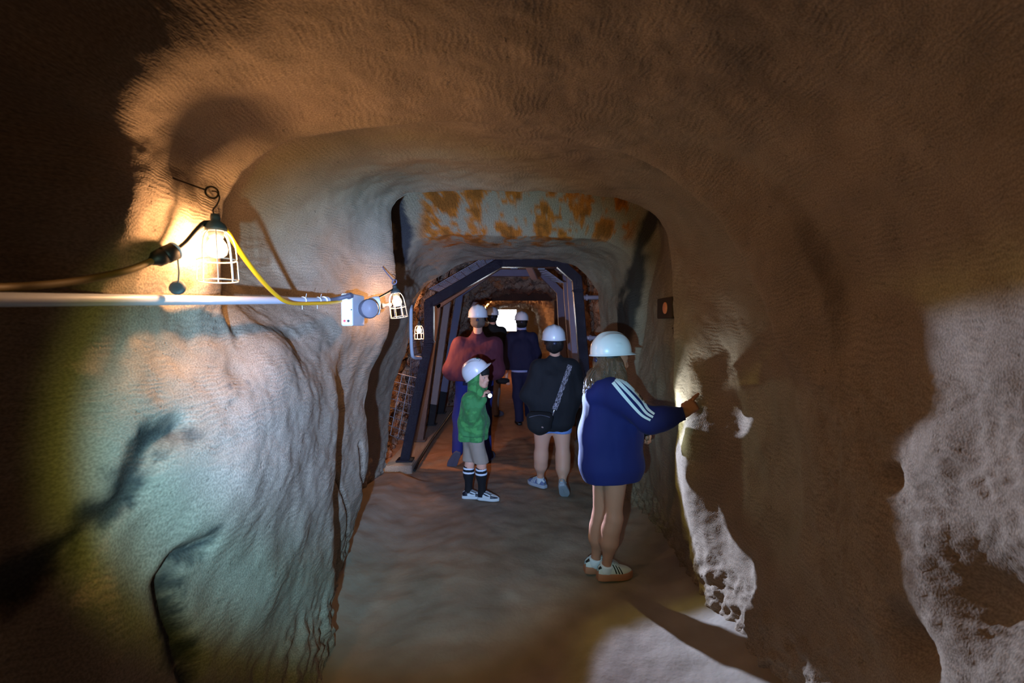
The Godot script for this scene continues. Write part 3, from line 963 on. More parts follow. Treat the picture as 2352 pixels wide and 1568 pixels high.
func build_electrics() -> void:
	var warm := Color(1.0, 0.75, 0.53)
	work_lamp(P(494, 492, 1.45), Vector3(.04, -1, .02), 1.0, "caged work lamp nearest the viewer, hanging over the grey conduit", 0.37, .0016, warm)
	work_lamp(P(906, 655, 2.86), Vector3(.16, -1, .05), .96, "tilted caged work lamp beside the white emergency light box", 0.16, .0022, warm)
	work_lamp(P(962, 737, 5.55), Vector3(.02, -1, 0), 1.05, "small caged work lamp behind the black frame's left leg", 0.8, .0026, Color(1.0, 0.72, 0.50))
	work_lamp(P(1044, 690, 9.4), Vector3(0, -1, 0), 1.05, "distant caged work lamp half hidden by the left steel legs", 2.4, .003, Color(1.0, 0.72, 0.50))
	work_lamp(P(1112, 700, 14.5), Vector3(0, -1, 0), 1.05, "caged work lamp far off on the left before the exit", 2.6, .003, Color(1.0, 0.72, 0.50))
	eye_bolt(P(338, 382, 1.34), P(472, 436, 1.42), .0028, .0165, M.rusty_iron, "rusty eye bolt in the rock above the nearest lamp")
	eye_bolt(P(878, 613, 2.93), P(903, 644, 2.87), .0035, .015, M.grey_steel, "grey eye bolt in the rock above the tilted lamp")
	# yellow extension cord with its connector and the dangling outlet cover
	var base := P(380, 590, 1.33)
	var t := thing("extension_cord", "yellow extension cord running in from the left to the nearest lamp", "cord", base)
	var mb := MB.new()
	mb.tube(smooth_path([P(-160, 664, .84), P(0, 660, .97), P(90, 655, 1.04), P(190, 643, 1.13), P(290, 622, 1.22), P(352, 598, 1.3)]), [.0088], 10)
	part("cable", mb.done(), M.dull_cord, t, -base).set_meta("label", "dull yellow cable")
	mb = MB.new()
	var a := P(346, 601, 1.295)
	var b := P(408, 573, 1.36)
	var xf := MB.along(a, b) * Transform3D(Basis.from_euler(Vector3(PI / 2, 0, 0)), Vector3.ZERO)
	var L := a.distance_to(b)
	mb.lathe(xf, [Vector2(.001, -.5 * L), Vector2(.010, -.5 * L), Vector2(.016, -.36 * L), Vector2(.021, -.3 * L), Vector2(.023, -.08 * L), Vector2(.019, -.05 * L), Vector2(.019, 0), Vector2(.024, .03 * L), Vector2(.024, .36 * L), Vector2(.017, .42 * L), Vector2(.012, .5 * L), Vector2(.001, .5 * L)], 18)
	part("connector", mb.done(), M.black_rubber, t, -base)
	mb = MB.new()
	mb.lathe(Transform3D(xf.basis, xf * Vector3(0, .40 * L, 0)), [Vector2(.0225, -.003), Vector2(.0245, -.003), Vector2(.0245, .003), Vector2(.0225, .003)], 18)
	part("collar", mb.done(), M.conduit_plastic, t, -base)
	mb = MB.new()
	mb.tube(smooth_path([b, P(428, 556, 1.385), P(452, 528, 1.41), P(470, 512, 1.43), P(492, 512, 1.45)]), [.0072], 10)
	part("cable", mb.done(), M.black_rubber, t, -base).set_meta("label", "dark green cable")
	mb = MB.new()
	mb.tube(smooth_path([P(510, 520, 1.455), P(528, 540, 1.49), P(560, 590, 1.58), P(598, 640, 1.70), P(634, 677, 1.84), P(662, 694, 1.96), P(700, 697, 2.12), P(770, 694, 2.4), P(800, 684, 2.55)]), [.0082], 10)
	part("cable", mb.done(), M.yellow_cord, t, -base).set_meta("label", "bright yellow cable")
	mb = MB.new()
	mb.tube(smooth_path([P(411, 574, 1.36), P(409, 600, 1.36), P(411, 625, 1.365), P(409, 650, 1.365)]), [.0022], 6)
	part("lanyard", mb.done(), M.grey_rubber, t, -base)
	mb = MB.new()
	mb.lathe(Transform3D(Basis.from_euler(Vector3(1.2, 0.3, 0)), P(408, 661, 1.365)), [Vector2(.001, -.008), Vector2(.018, -.008), Vector2(.021, -.002), Vector2(.021, .004), Vector2(.012, .007), Vector2(.001, .006)], 14)
	part("outlet_cover", mb.done(), M.grey_rubber, t, -base)
	mb = MB.new()
	mb.tube(smooth_path([P(842, 690, 2.63), P(862, 686, 2.7), P(885, 675, 2.78), P(903, 664, 2.85)]), [.0055], 8)
	whole("power_cable", mb.done(), M.black_rubber, "short dark cord from the emergency light to the tilted lamp", "cord")
	# conduit
	var c0 := P(0, 688, .955)
	var c1 := P(748, 690, 2.36)
	base = (c0 + c1) / 2
	t = thing("conduit", "pale grey plastic conduit running level along the left wall", "pipe", base)
	mb = MB.new()
	mb.tube(PackedVector3Array([c0 + (c0 - c1) * .35, c0, c1]), [.0150], 14)
	part("pipe", mb.done(), M.conduit_plastic, t, -base)
	mb = MB.new()
	var dir := (c1 - c0).normalized()
	mb.tube(PackedVector3Array([c1 - dir * .02, c1 + dir * .012]), [.0205], 14)
	part("coupling", mb.done(), M.white_plastic, t, -base)
	for f in [.845, .945]:
		mb = MB.new()
		var q := c0.lerp(c1, f)
		mb.tube(PackedVector3Array([q - dir * .003, q + dir * .003]), [.0175], 14)
		mb.tube(PackedVector3Array([q + Vector3(0, -.014, .012), q + Vector3(.002, -.04, .014)]), [.0015], 5)
		mb.tube(PackedVector3Array([q + Vector3(.012, .014, 0), q + Vector3(.02, .03, .01)]), [.0012], 5)
		part("zip_tie", mb.done(), M.zip_tie, t, -base)
	mb = MB.new()
	mb.tube(smooth_path([c1 + dir * .005, P(772, 687, 2.42), P(790, 682, 2.44), P(804, 679, 2.455)]), [.0115], 10)
	part("flexible_end", mb.done(), M.grey_plastic, t, -base)
	# emergency light
	var at := P(798, 711, 2.47) + Vector3(0, 0, -.09)
	t = thing("emergency_light", "white emergency light box with two lamp heads on the left wall", "emergency light", at)
	mb = MB.new()
	mb.box(Transform3D(Basis(), at), Vector3(.060, .166, .2), .006)
	part("box", mb.done(), M.white_plastic, t, -at)
	mb = MB.new()
	mb.lathe(Transform3D(Basis.from_euler(Vector3(PI / 2, 0, 0)), at + Vector3(-.012, -.058, .1)), [Vector2(.006, 0), Vector2(.005, .0025), Vector2(.001, .003)], 12)
	part("indicator_lamp", mb.done(), M.red_led, t, -at)
	mb = MB.new()
	mb.lathe(Transform3D(Basis.from_euler(Vector3(PI / 2, 0, 0)), at + Vector3(.008, -.058, .1)), [Vector2(.006, 0), Vector2(.006, .004), Vector2(.001, .005)], 12)
	part("test_button", mb.done(), M.black_rubber, t, -at)
	mb = MB.new()
	mb.lathe(Transform3D(Basis.from_euler(Vector3(PI / 2, 0, 0)), at + Vector3(.024, -.0, .1)), [Vector2(.0035, 0), Vector2(.0035, .002), Vector2(.001, .003)], 10)
	part("screw", mb.done(), M.black_rubber, t, -at)
	mb = MB.new()
	mb.tube(PackedVector3Array([P(800, 680, 2.452), P(806, 679, 2.47)]), [.0165], 14)
	part("cable_gland", mb.done(), M.grey_plastic, t, -at)
	for q in [[at + Vector3(.068, .008, -.02), 0.75, M.grey_plastic], [at + Vector3(.07, .03, -.13), 1.9, M.white_plastic]]:
		mb = MB.new()
		var hx := Transform3D(Basis.from_euler(Vector3(0, q[1], 0)) * Basis.from_euler(Vector3(PI / 2, 0, 0)), q[0])
		mb.lathe(hx, [Vector2(.001, -.036), Vector2(.026, -.036), Vector2(.042, -.022), Vector2(.051, .004), Vector2(.053, .028), Vector2(.048, .034)], 20)
		var head := part("lamp_head", mb.done(), q[2], t, -at)
		mb = MB.new()
		mb.lathe(hx, [Vector2(.049, .032), Vector2(.030, .040), Vector2(.001, .042)], 20)
		part("lens", mb.done(), M.clear_lens, head)
		mb = MB.new()
		mb.tube(PackedVector3Array([at + Vector3(.02, (q[0] - at).y, (q[0] - at).z), q[0] + Vector3(-.03, 0, 0)]), [.014], 10)
		part("swivel", mb.done(), M.white_plastic, head)
	mb = MB.new()
	mb.tube(smooth_path([P(944, 700, 4.85), P(944, 760, 4.85), P(946, 805, 4.86), P(950, 820, 4.9), P(966, 822, 5.1)]), [.0185], 10)
	whole("drop_pipe", mb.done(), M.conduit_plastic, "pale grey pipe dropping down the rock left of the black frame", "pipe")
	mb = MB.new()
	mb.tube(PackedVector3Array([P(877, 702, 2.86), P(898, 699, 2.9)]), [.012], 10)
	mb.tube(PackedVector3Array([P(873, 702, 2.84), P(879, 702, 2.86)]), [.019], 12)
	whole("pipe_stub", mb.done(), M.grey_plastic, "short grey pipe fitting between the emergency light and the tilted lamp", "pipe")
	# reflector plate on the right wall
	at = Vector3(1.085, 1.765, -3.38)
	t = thing("reflector_plate", "dark square plate with an oval orange reflector on the right wall", "sign", at)
	mb = MB.new()
	mb.box(Transform3D(Basis.from_euler(Vector3(0, PI / 2 + .02, 0)), at), Vector3(.30, .145, .03), .006)
	part("plate", mb.done(), mat("rusty_plate", Color(.24, .17, .12), .8, .1), t, -at)
	mb = MB.new()
	mb.lathe(Transform3D(Basis.from_euler(Vector3(0, 0, PI / 2)), at + Vector3(-.014, .0, .03)), [Vector2(.041, 0), Vector2(.041, .006), Vector2(.036, .009), Vector2(.001, .010)], 24)
	part("reflector", mb.done(), mat("orange_reflector", Color(1.0, .62, .42), .3), t, -at)
	mb = MB.new()  # dark bars added in place of the shade of a small square notch
	mb.beam(Vector3(1.09, 1.625, -3.22), Vector3(1.09, 1.625, -3.12), .03, .012)
	mb.beam(Vector3(1.09, 1.625, -3.215), Vector3(1.09, 1.585, -3.215), .03, .012)
	whole("notch_angle", mb.done(), M.rusty_iron, "tiny dark angle standing in for a notch in the right wall below the reflector plate", "bracket")


# ---------------------------------------------------------------- soft bodies: tapered bones joined by a smooth minimum, meshed as surface nets
class Blob:
	var bones := []
	var cuts := []
	var k := 45.0
	var folds := 0.0
	var fold_scale := Vector3(9, 5, 9)
	var noise: FastNoiseLite

	func bone(a: Vector3, b: Vector3, ra: float, rb := -1.0) -> void:
		bones.append([a, b, ra, rb if rb >= 0.0 else ra])

	func chain(p: Array, r: Array) -> void:
		for i in p.size() - 1:
			bone(p[i], p[i + 1], r[i], r[i + 1])

	func cut(at: Vector3, n: Vector3) -> void:
		# takes away what lies on the side of n
		cuts.append([at, n.normalized()])

	func eval(p: Vector3) -> float:
		var s := 0.0
		for q in bones:
			var ba: Vector3 = q[1] - q[0]
			var pa: Vector3 = p - q[0]
			var h := clampf(pa.dot(ba) / maxf(ba.length_squared(), 1e-9), 0.0, 1.0)
			var d: float = (pa - ba * h).length() - lerpf(q[2], q[3], h)
			s += exp(-k * minf(d, 3.0))
		var f := -log(maxf(s, 1e-30)) / k
		if folds > 0.0:
			f += folds * noise.get_noise_3dv(p * fold_scale)
		for c in cuts:
			f = maxf(f, (p - c[0]).dot(c[1]))
		return f

	func grad(p: Vector3) -> Vector3:
		var e := 0.002
		return Vector3(eval(p + Vector3(e, 0, 0)) - eval(p - Vector3(e, 0, 0)), eval(p + Vector3(0, e, 0)) - eval(p - Vector3(0, e, 0)), eval(p + Vector3(0, 0, e)) - eval(p - Vector3(0, 0, e))).normalized()

	func mesh(mb: MB, cell: float) -> void:
		var reach := 4.5 / k
		var lo := Vector3(1e9, 1e9, 1e9)
		var hi := -lo
		for q in bones:
			var r := Vector3.ONE * (maxf(q[2], q[3]) + 2.5 * cell + 0.6 / k)
			lo = lo.min(q[0] - r).min(q[1] - r)
			hi = hi.max(q[0] + r).max(q[1] + r)
		var nx := int((hi.x - lo.x) / cell) + 2
		var ny := int((hi.y - lo.y) / cell) + 2
		var nz := int((hi.z - lo.z) / cell) + 2
		var f := PackedFloat32Array()
		f.resize(nx * ny * nz)
		for q in bones:
			var a: Vector3 = q[0]
			var ba: Vector3 = q[1] - a
			var bb := 1.0 / maxf(ba.length_squared(), 1e-9)
			var ra: float = q[2]
			var dr: float = q[3] - ra
			var rr := Vector3.ONE * (maxf(q[2], q[3]) + reach)
			var l: Vector3 = ((q[0] as Vector3).min(q[1]) - rr - lo) / cell
			var u: Vector3 = ((q[0] as Vector3).max(q[1]) + rr - lo) / cell
			for z in range(maxi(int(l.z), 0), mini(int(u.z) + 2, nz)):
				for y in range(maxi(int(l.y), 0), mini(int(u.y) + 2, ny)):
					var at := nx * (y + ny * z)
					var pa := lo + Vector3(0, y, z) * cell - a
					for x in range(maxi(int(l.x), 0), mini(int(u.x) + 2, nx)):
						var v := pa
						v.x += x * cell
						var h := clampf(v.dot(ba) * bb, 0.0, 1.0)
						f[at + x] += exp(-k * ((v - ba * h).length() - ra - dr * h))
		var ins := PackedByteArray()
		ins.resize(f.size())
		var most := 4.5 / k
		for z in nz:
			for y in ny:
				var at := nx * (y + ny * z)
				for x in nx:
					var s := f[at + x]
					var d := most
					if s > 1e-3:
						d = -log(s) / k
						if d < 0.03:
							var p := lo + Vector3(x, y, z) * cell
							if folds > 0.0:
								d += folds * noise.get_noise_3dv(p * fold_scale)
							for c in cuts:
								d = maxf(d, (p - c[0]).dot(c[1]))
					f[at + x] = d
					if d < 0.0:
						ins[at + x] = 1
		var id := PackedInt32Array()
		id.resize(f.size())
		id.fill(-1)
		var sy := nx
		var sz := nx * ny
		var off := [0, 1, sy, sy + 1, sz, sz + 1, sz + sy, sz + sy + 1]
		var cor := [Vector3(0, 0, 0), Vector3(1, 0, 0), Vector3(0, 1, 0), Vector3(1, 1, 0), Vector3(0, 0, 1), Vector3(1, 0, 1), Vector3(0, 1, 1), Vector3(1, 1, 1)]
		var edges := [[0, 1], [2, 3], [4, 5], [6, 7], [0, 2], [1, 3], [4, 6], [5, 7], [0, 4], [1, 5], [2, 6], [3, 7]]
		for z in nz - 1:
			for y in ny - 1:
				var at := nx * (y + ny * z)
				for x in nx - 1:
					var o := at + x
					var cnt := ins[o] + ins[o + 1] + ins[o + sy] + ins[o + sy + 1] + ins[o + sz] + ins[o + sz + 1] + ins[o + sz + sy] + ins[o + sz + sy + 1]
					if cnt == 0 or cnt == 8:
						continue
					var sum := Vector3.ZERO
					var m := 0
					for e in edges:
						var i0: int = o + off[e[0]]
						var i1: int = o + off[e[1]]
						if ins[i0] != ins[i1]:
							var t := f[i0] / (f[i0] - f[i1])
							sum += (cor[e[0]] as Vector3).lerp(cor[e[1]], t)
							m += 1
					id[o] = mb.v.size()
					mb.v.append(lo + (Vector3(x, y, z) + sum / m) * cell)
					var g := Vector3.ZERO
					for c in 8:
						g += ((cor[c] as Vector3) - Vector3(.5, .5, .5)) * f[o + off[c]]
					mb.n.append(g.normalized())
					mb.uv.append(Vector2.ZERO)
		for z in range(1, nz - 1):
			for y in range(1, ny - 1):
				var at := nx * (y + ny * z)
				for x in range(1, nx - 1):
					var o := at + x
					var s := ins[o]
					if ins[o + 1] != s:
						quad(mb, id[o - sy - sz], id[o - sz], id[o], id[o - sy])
					if ins[o + sy] != s:
						quad(mb, id[o - 1 - sz], id[o - sz], id[o], id[o - 1])
					if ins[o + sz] != s:
						quad(mb, id[o - 1 - sy], id[o - sy], id[o], id[o - 1])

	func quad(mb: MB, a: int, b: int, c: int, d: int) -> void:
		if a < 0 or b < 0 or c < 0 or d < 0:
			return
		mb.tri(a, b, c)
		mb.tri(a, c, d)


func blob(k := 45.0, folds := 0.0, scale_ := Vector3(9, 5, 9)) -> Blob:
	var b := Blob.new()
	b.k = k
	b.folds = folds
	b.fold_scale = scale_
	b.noise = nA
	return b


func skin_of(b: Blob, cell: float) -> ArrayMesh:
	var mb := MB.new()
	b.mesh(mb, cell)
	return mb.done()


func hit(b: Blob, px: float, py: float, from: float) -> Vector3:
	# the spot of a garment's surface that the sight line through (px, py) meets
	var a := P(px, py, from)
	var dir := (a - EYE).normalized()
	var p := a
	for i in 60:
		var f := b.eval(p)
		if f < 0.0015:
			break
		p += dir * f * 0.8
		if p.distance_to(a) > 0.8:
			break
	return p


func ribbon(b: Blob, path: Array, width: float, from: float, lift := 0.002, per := 7, end := -1.0) -> MB:
	# a flat band lying on a garment along a line given as it is seen
	var mid := []
	for q in path:
		mid.append(Vector3(q[0], q[1], 0))
	var line := smooth_path(mid, per)
	var pts := PackedVector3Array()
	for k in line.size():
		var t := (line[mini(k + 1, line.size() - 1)] - line[maxi(k - 1, 0)]).normalized()
		var n := Vector3(-t.y, t.x, 0)
		for i in 4:
			var q := line[k] + n * (width if end < 0 else lerpf(width, end, float(k) / (line.size() - 1))) * (i / 3.0 - 0.5)
			var p := hit(b, q.x, q.y, from)
			pts.append(p + b.grad(p) * lift)
	var mb := MB.new()
	mb.grid(pts, 4, line.size(), false)
	var e := EYE - pts[0]
	if mb.n[0].dot(e) < 0:
		mb = MB.new()
		mb.grid(pts, 4, line.size(), false, true)
	return mb


func head(mb: MB, c: Vector3, fwd: Vector3, up: Vector3, s: float, cell: float) -> Transform3D:
	var z := fwd.normalized()
	var x := up.cross(z).normalized()
	var xf := Transform3D(Basis(x, z.cross(x), z).scaled_local(Vector3.ONE * s), c)
	var b := blob(120.0 / s)
	var q := func(ax, ay, az, bx, by, bz, r0, r1): b.bone(xf * Vector3(ax, ay, az), xf * Vector3(bx, by, bz), r0 * s, r1 * s)
	q.call(0, .035, -.03, 0, .03, .02, .082, .074)
	q.call(0, -.01, .03, 0, -.06, .05, .054, .040)
	for e in [-1, 1]:
		q.call(.052 * e, -.03, .0, .018 * e, -.085, .062, .026, .021)
		q.call(.036 * e, -.022, .058, .034 * e, -.03, .06, .024, .024)
		q.call(.016 * e, .022, .088, .042 * e, .024, .074, .010, .010)
		q.call(.074 * e, -.022, -.008, .08 * e, .016, -.016, .010, .013)
	q.call(0, .012, .094, 0, -.026, .112, .007, .011)
	q.call(-.008, -.029, .1, .008, -.029, .1, .009, .009)
	q.call(-.017, -.052, .09, .017, -.052, .09, .006, .006)
	q.call(-.014, -.062, .089, .014, -.062, .089, .007, .007)
	q.call(-.008, -.09, .078, .008, -.09, .078, .017, .017)
	b.mesh(mb, cell)
	return xf


func face_parts(body: Node3D, xf: Transform3D, shift: Vector3, brow: Material) -> void:
	for e in [-1, 1]:
		var mb := MB.new()
		mb.ball(xf * Vector3(.031 * e, .004, .080), Vector3.ONE * .0125, 12, xf.basis)
		var eye := part("eye", mb.done(), M.eye_white, body, shift)
		mb = MB.new()
		mb.ball(xf * Vector3(.0325 * e, .003, .0885), Vector3(.0062, .0066, .0045), 10, xf.basis)
		part("iris", mb.done(), M.eye_dark, body, shift)
		mb = MB.new()
		var p := []
		for q in [[.014, .024], [.03, .031], [.046, .026]]:
			p.append(xf * Vector3(q[0] * e, q[1], .0985 - absf(q[0]) * .35))
		mb.tube(smooth_path(p, 4), [.0032], 6)
		part("eyebrow", mb.done(), brow, body, shift)
	var mb2 := MB.new()
	var lp := []
	for q in [[-.021, -.0565], [0, -.056], [.021, -.0565]]:
		lp.append(xf * Vector3(q[0], q[1], .0975 - absf(q[0]) * .25))
	mb2.tube(smooth_path(lp, 4), [.0026], 6)
	part("mouth", mb2.done(), M.lips, body, shift)


func hand(mb: MB, wrist: Vector3, dir: Vector3, palm: Vector3, thumb: float, curl: Array, s: float, cell := 0.0036) -> void:
	# dir runs along the fingers, palm faces out of the palm, thumb is +1 or -1 along dir x palm
	var y := dir.normalized()
	var z := (palm - y * palm.dot(y)).normalized()
	var x := y.cross(z) * thumb
	var at := func(v: Vector3) -> Vector3: return wrist + (x * v.x + y * v.y + z * v.z) * s
	var b := blob(230.0 / s)
	b.bone(at.call(Vector3(0, -.035, 0)), at.call(Vector3(0, .01, 0)), .026 * s, .024 * s)
	var lat := [.027, .009, -.009, -.025]
	var lens := [.070, .078, .072, .056]
	for f in 4:
		var root := Vector3(lat[f], .082 - absf(lat[f] - .009) * .25, 0)
		b.bone(at.call(Vector3(lat[f] * .6, .012, 0)), at.call(root), .0135 * s, .0115 * s)
		var p := root
		var ang := 0.0
		for j in 3:
			ang += curl[f + 1] * [1.35, 1.6, 1.1][j]
			var len: float = lens[f] * [.44, .31, .25][j]
			var q := p + Vector3(lat[f] * .06, cos(ang), sin(ang)).normalized() * len
			b.bone(at.call(p), at.call(q), (.0098 - .001 * j) * s, (.0090 - .001 * j) * s)
			p = q
	var t0 := Vector3(.018, .012, .004)
	var t1 := Vector3(.041, .040, .014 + .012 * curl[0])
	var t2 := t1 + Vector3(.016 - .03 * curl[0], .028, .008 + .02 * curl[0])
	var t3 := t2 + Vector3(.004 - .03 * curl[0], .024, .004 + .012 * curl[0])
	b.bone(at.call(t0), at.call(t1), .0145 * s, .0115 * s)
	b.bone(at.call(t1), at.call(t2), .0112 * s, .0100 * s)
	b.bone(at.call(t2), at.call(t3), .0098 * s, .0082 * s)
	b.mesh(mb, cell)


func foot_frame(heel: Vector3, dir: Vector3, up := Vector3.UP) -> Transform3D:
	var z := dir.normalized()
	var x := up.cross(z).normalized()
	return Transform3D(Basis(x, z.cross(x), z), heel)


func shoe(parent: Node3D, xf: Transform3D, len: float, sole_h: float, sole: Material, upper: Material, mark: Material, kind: String, shift: Vector3) -> void:
	# xf: heel on the ground, z to the toe
	var k := len / .27
	var kw := k * 1.2
	var ww := [.016, .028, .033, .034, .034, .036, .039, .042, .0435, .043, .040, .034, .024, .010]
	var hh := [.046, .066, .075, .080, .082, .080, .074, .064, .055, .048, .042, .036, .028, .014]
	var n := 14
	var surf := func(t: float, a: float, out: float) -> Vector3:
		var g := clampf(t, 0.0, 1.0) * (n - 1)
		var i := mini(int(g), n - 2)
		var w: float = lerpf(ww[i], ww[i + 1], g - i) * kw
		var h: float = lerpf(hh[i], hh[i + 1], g - i) * k
		var cx := cos(a)
		var sx := sin(a)
		return xf * (Vector3(signf(cx) * pow(absf(cx), .75) * (w + out), sole_h + pow(maxf(sx, 0), .8) * (h + out), (t * .965 + .012) * len))
	var pts := PackedVector3Array()
	var rings := 28
	for j in rings:
		for i in 17:
			pts.append((surf as Callable).call(float(j) / (rings - 1), PI * i / 16, 0.0))
	var mb := MB.new()
	mb.grid(pts, 17, rings)
	fix(mb, xf * Vector3(0, sole_h, len * .5))
	var o := part("shoe", mb.done(), upper, parent, shift)
	# sole: the outline of the foot, rounded at its rims
	pts = PackedVector3Array()
	var outline := []
	for i in 44:
		var u := TAU * i / 44
		var t := 0.5 - 0.5 * cos(u)
		var g := t * (n - 1)
		var ii := mini(int(g), n - 2)
		var w: float = lerpf(ww[ii], ww[ii + 1], g - ii) * kw + .004
		outline.append(Vector2(w * signf(sin(u)) if absf(sin(u)) > .001 else 0.0, -.004 + t * (len + .006)))
	for q in [[.01, .0], [.86, 0.0], [.98, .003], [1.0, .010], [1.0, sole_h * .55], [1.0, sole_h + .004], [.9, sole_h + .007], [.4, sole_h + .007]]:
		for v in outline:
			pts.append(xf * Vector3(v.x * q[0], q[1], len * .5 + (v.y - len * .5) * (1.0 - (1.0 - q[0]) * .35)))
	mb = MB.new()
	mb.grid(pts, 44, 8, true)
	fix(mb, xf * Vector3(0, sole_h * .5, len * .5))
	part("sole", mb.done(), sole, o)
	var patch := func(t0: float, a0: float, t1: float, a1: float, lean: float, nm: String, m: Material) -> void:
		var pp := PackedVector3Array()
		for j in 11:
			for i in 11:
				var a := lerpf(a0, a1, i / 10.0)
				pp.append((surf as Callable).call(lerpf(t0, t1, j / 10.0) + lean * (i / 10.0), a, .0016))
		var m2 := MB.new()
		m2.grid(pp, 11, 11)
		fix(m2, xf * Vector3(0, sole_h, len * .5))
		part(nm, m2.done(), m, o)
	for side: float in [0.0, 1.0]:
		var a0 := PI * side + .10 * (1.0 - 2.0 * side)
		var a1 := PI * side + 1.05 * (1.0 - 2.0 * side)
		if kind == "striped":
			for j in 3:
				patch.call(.47 + .085 * j, a0, .51 + .085 * j, a1, -.09, "stripe", mark)
			patch.call(.0, PI * side + .75 * (1 - 2 * side), .16, PI * side + 1.3 * (1 - 2 * side), .0, "heel_tab", mark)
		elif kind == "panelled":
			patch.call(.0, a0, .24, PI * side + 1.1 * (1 - 2 * side), .0, "heel_panel", mark)
			patch.call(.30, PI * side + .9 * (1 - 2 * side), .66, PI * side + 1.32 * (1 - 2 * side), .0, "eyelet_panel", mark)
			patch.call(.62, a0, .97, PI * side + .8 * (1 - 2 * side), .0, "toe_panel", mark)
			# a curved tick on the flank
			var tk := PackedVector3Array()
			for j in 13:
				var u := j / 12.0
				var t := lerpf(.20, .62, u)
				var mid := .34 + .55 * pow(1.0 - u, 2.2) * .9 + .18 * u * u
				var wd := .11 * sin(PI * clampf(u * .9 + .1, 0, 1)) + .015
				for i in 3:
					tk.append((surf as Callable).call(t, PI * side + (mid + wd * (i - 1)) * (1 - 2 * side), .0024))
			var m3 := MB.new()
			m3.grid(tk, 3, 13)
			fix(m3, xf * Vector3(0, sole_h, len * .5))
			part("tick_mark", m3.done(), mark, o)
	if kind != "plain":
		for j in 5:
			var lp := PackedVector3Array()
			for i in 7:
				lp.append((surf as Callable).call(.40 + .055 * j + .012 * sin(i), PI * .5 + (i - 3) * .17, .003))
			mb = MB.new()
			mb.tube(lp, [.0026], 5)
			part("lace", mb.done(), M.lace_white if kind != "dark" else mark, o)


func fix(mb: MB, inside: Vector3) -> void:
	# turns normals away from a point within, and the faces with them
	var bad := 0
	for k in mb.v.size():
		if mb.n[k].dot(mb.v[k] - inside) < 0:
			bad += 1
	if bad * 2 > mb.v.size():
		for k in mb.n.size():
			mb.n[k] = -mb.n[k]
		mb.ix.reverse()


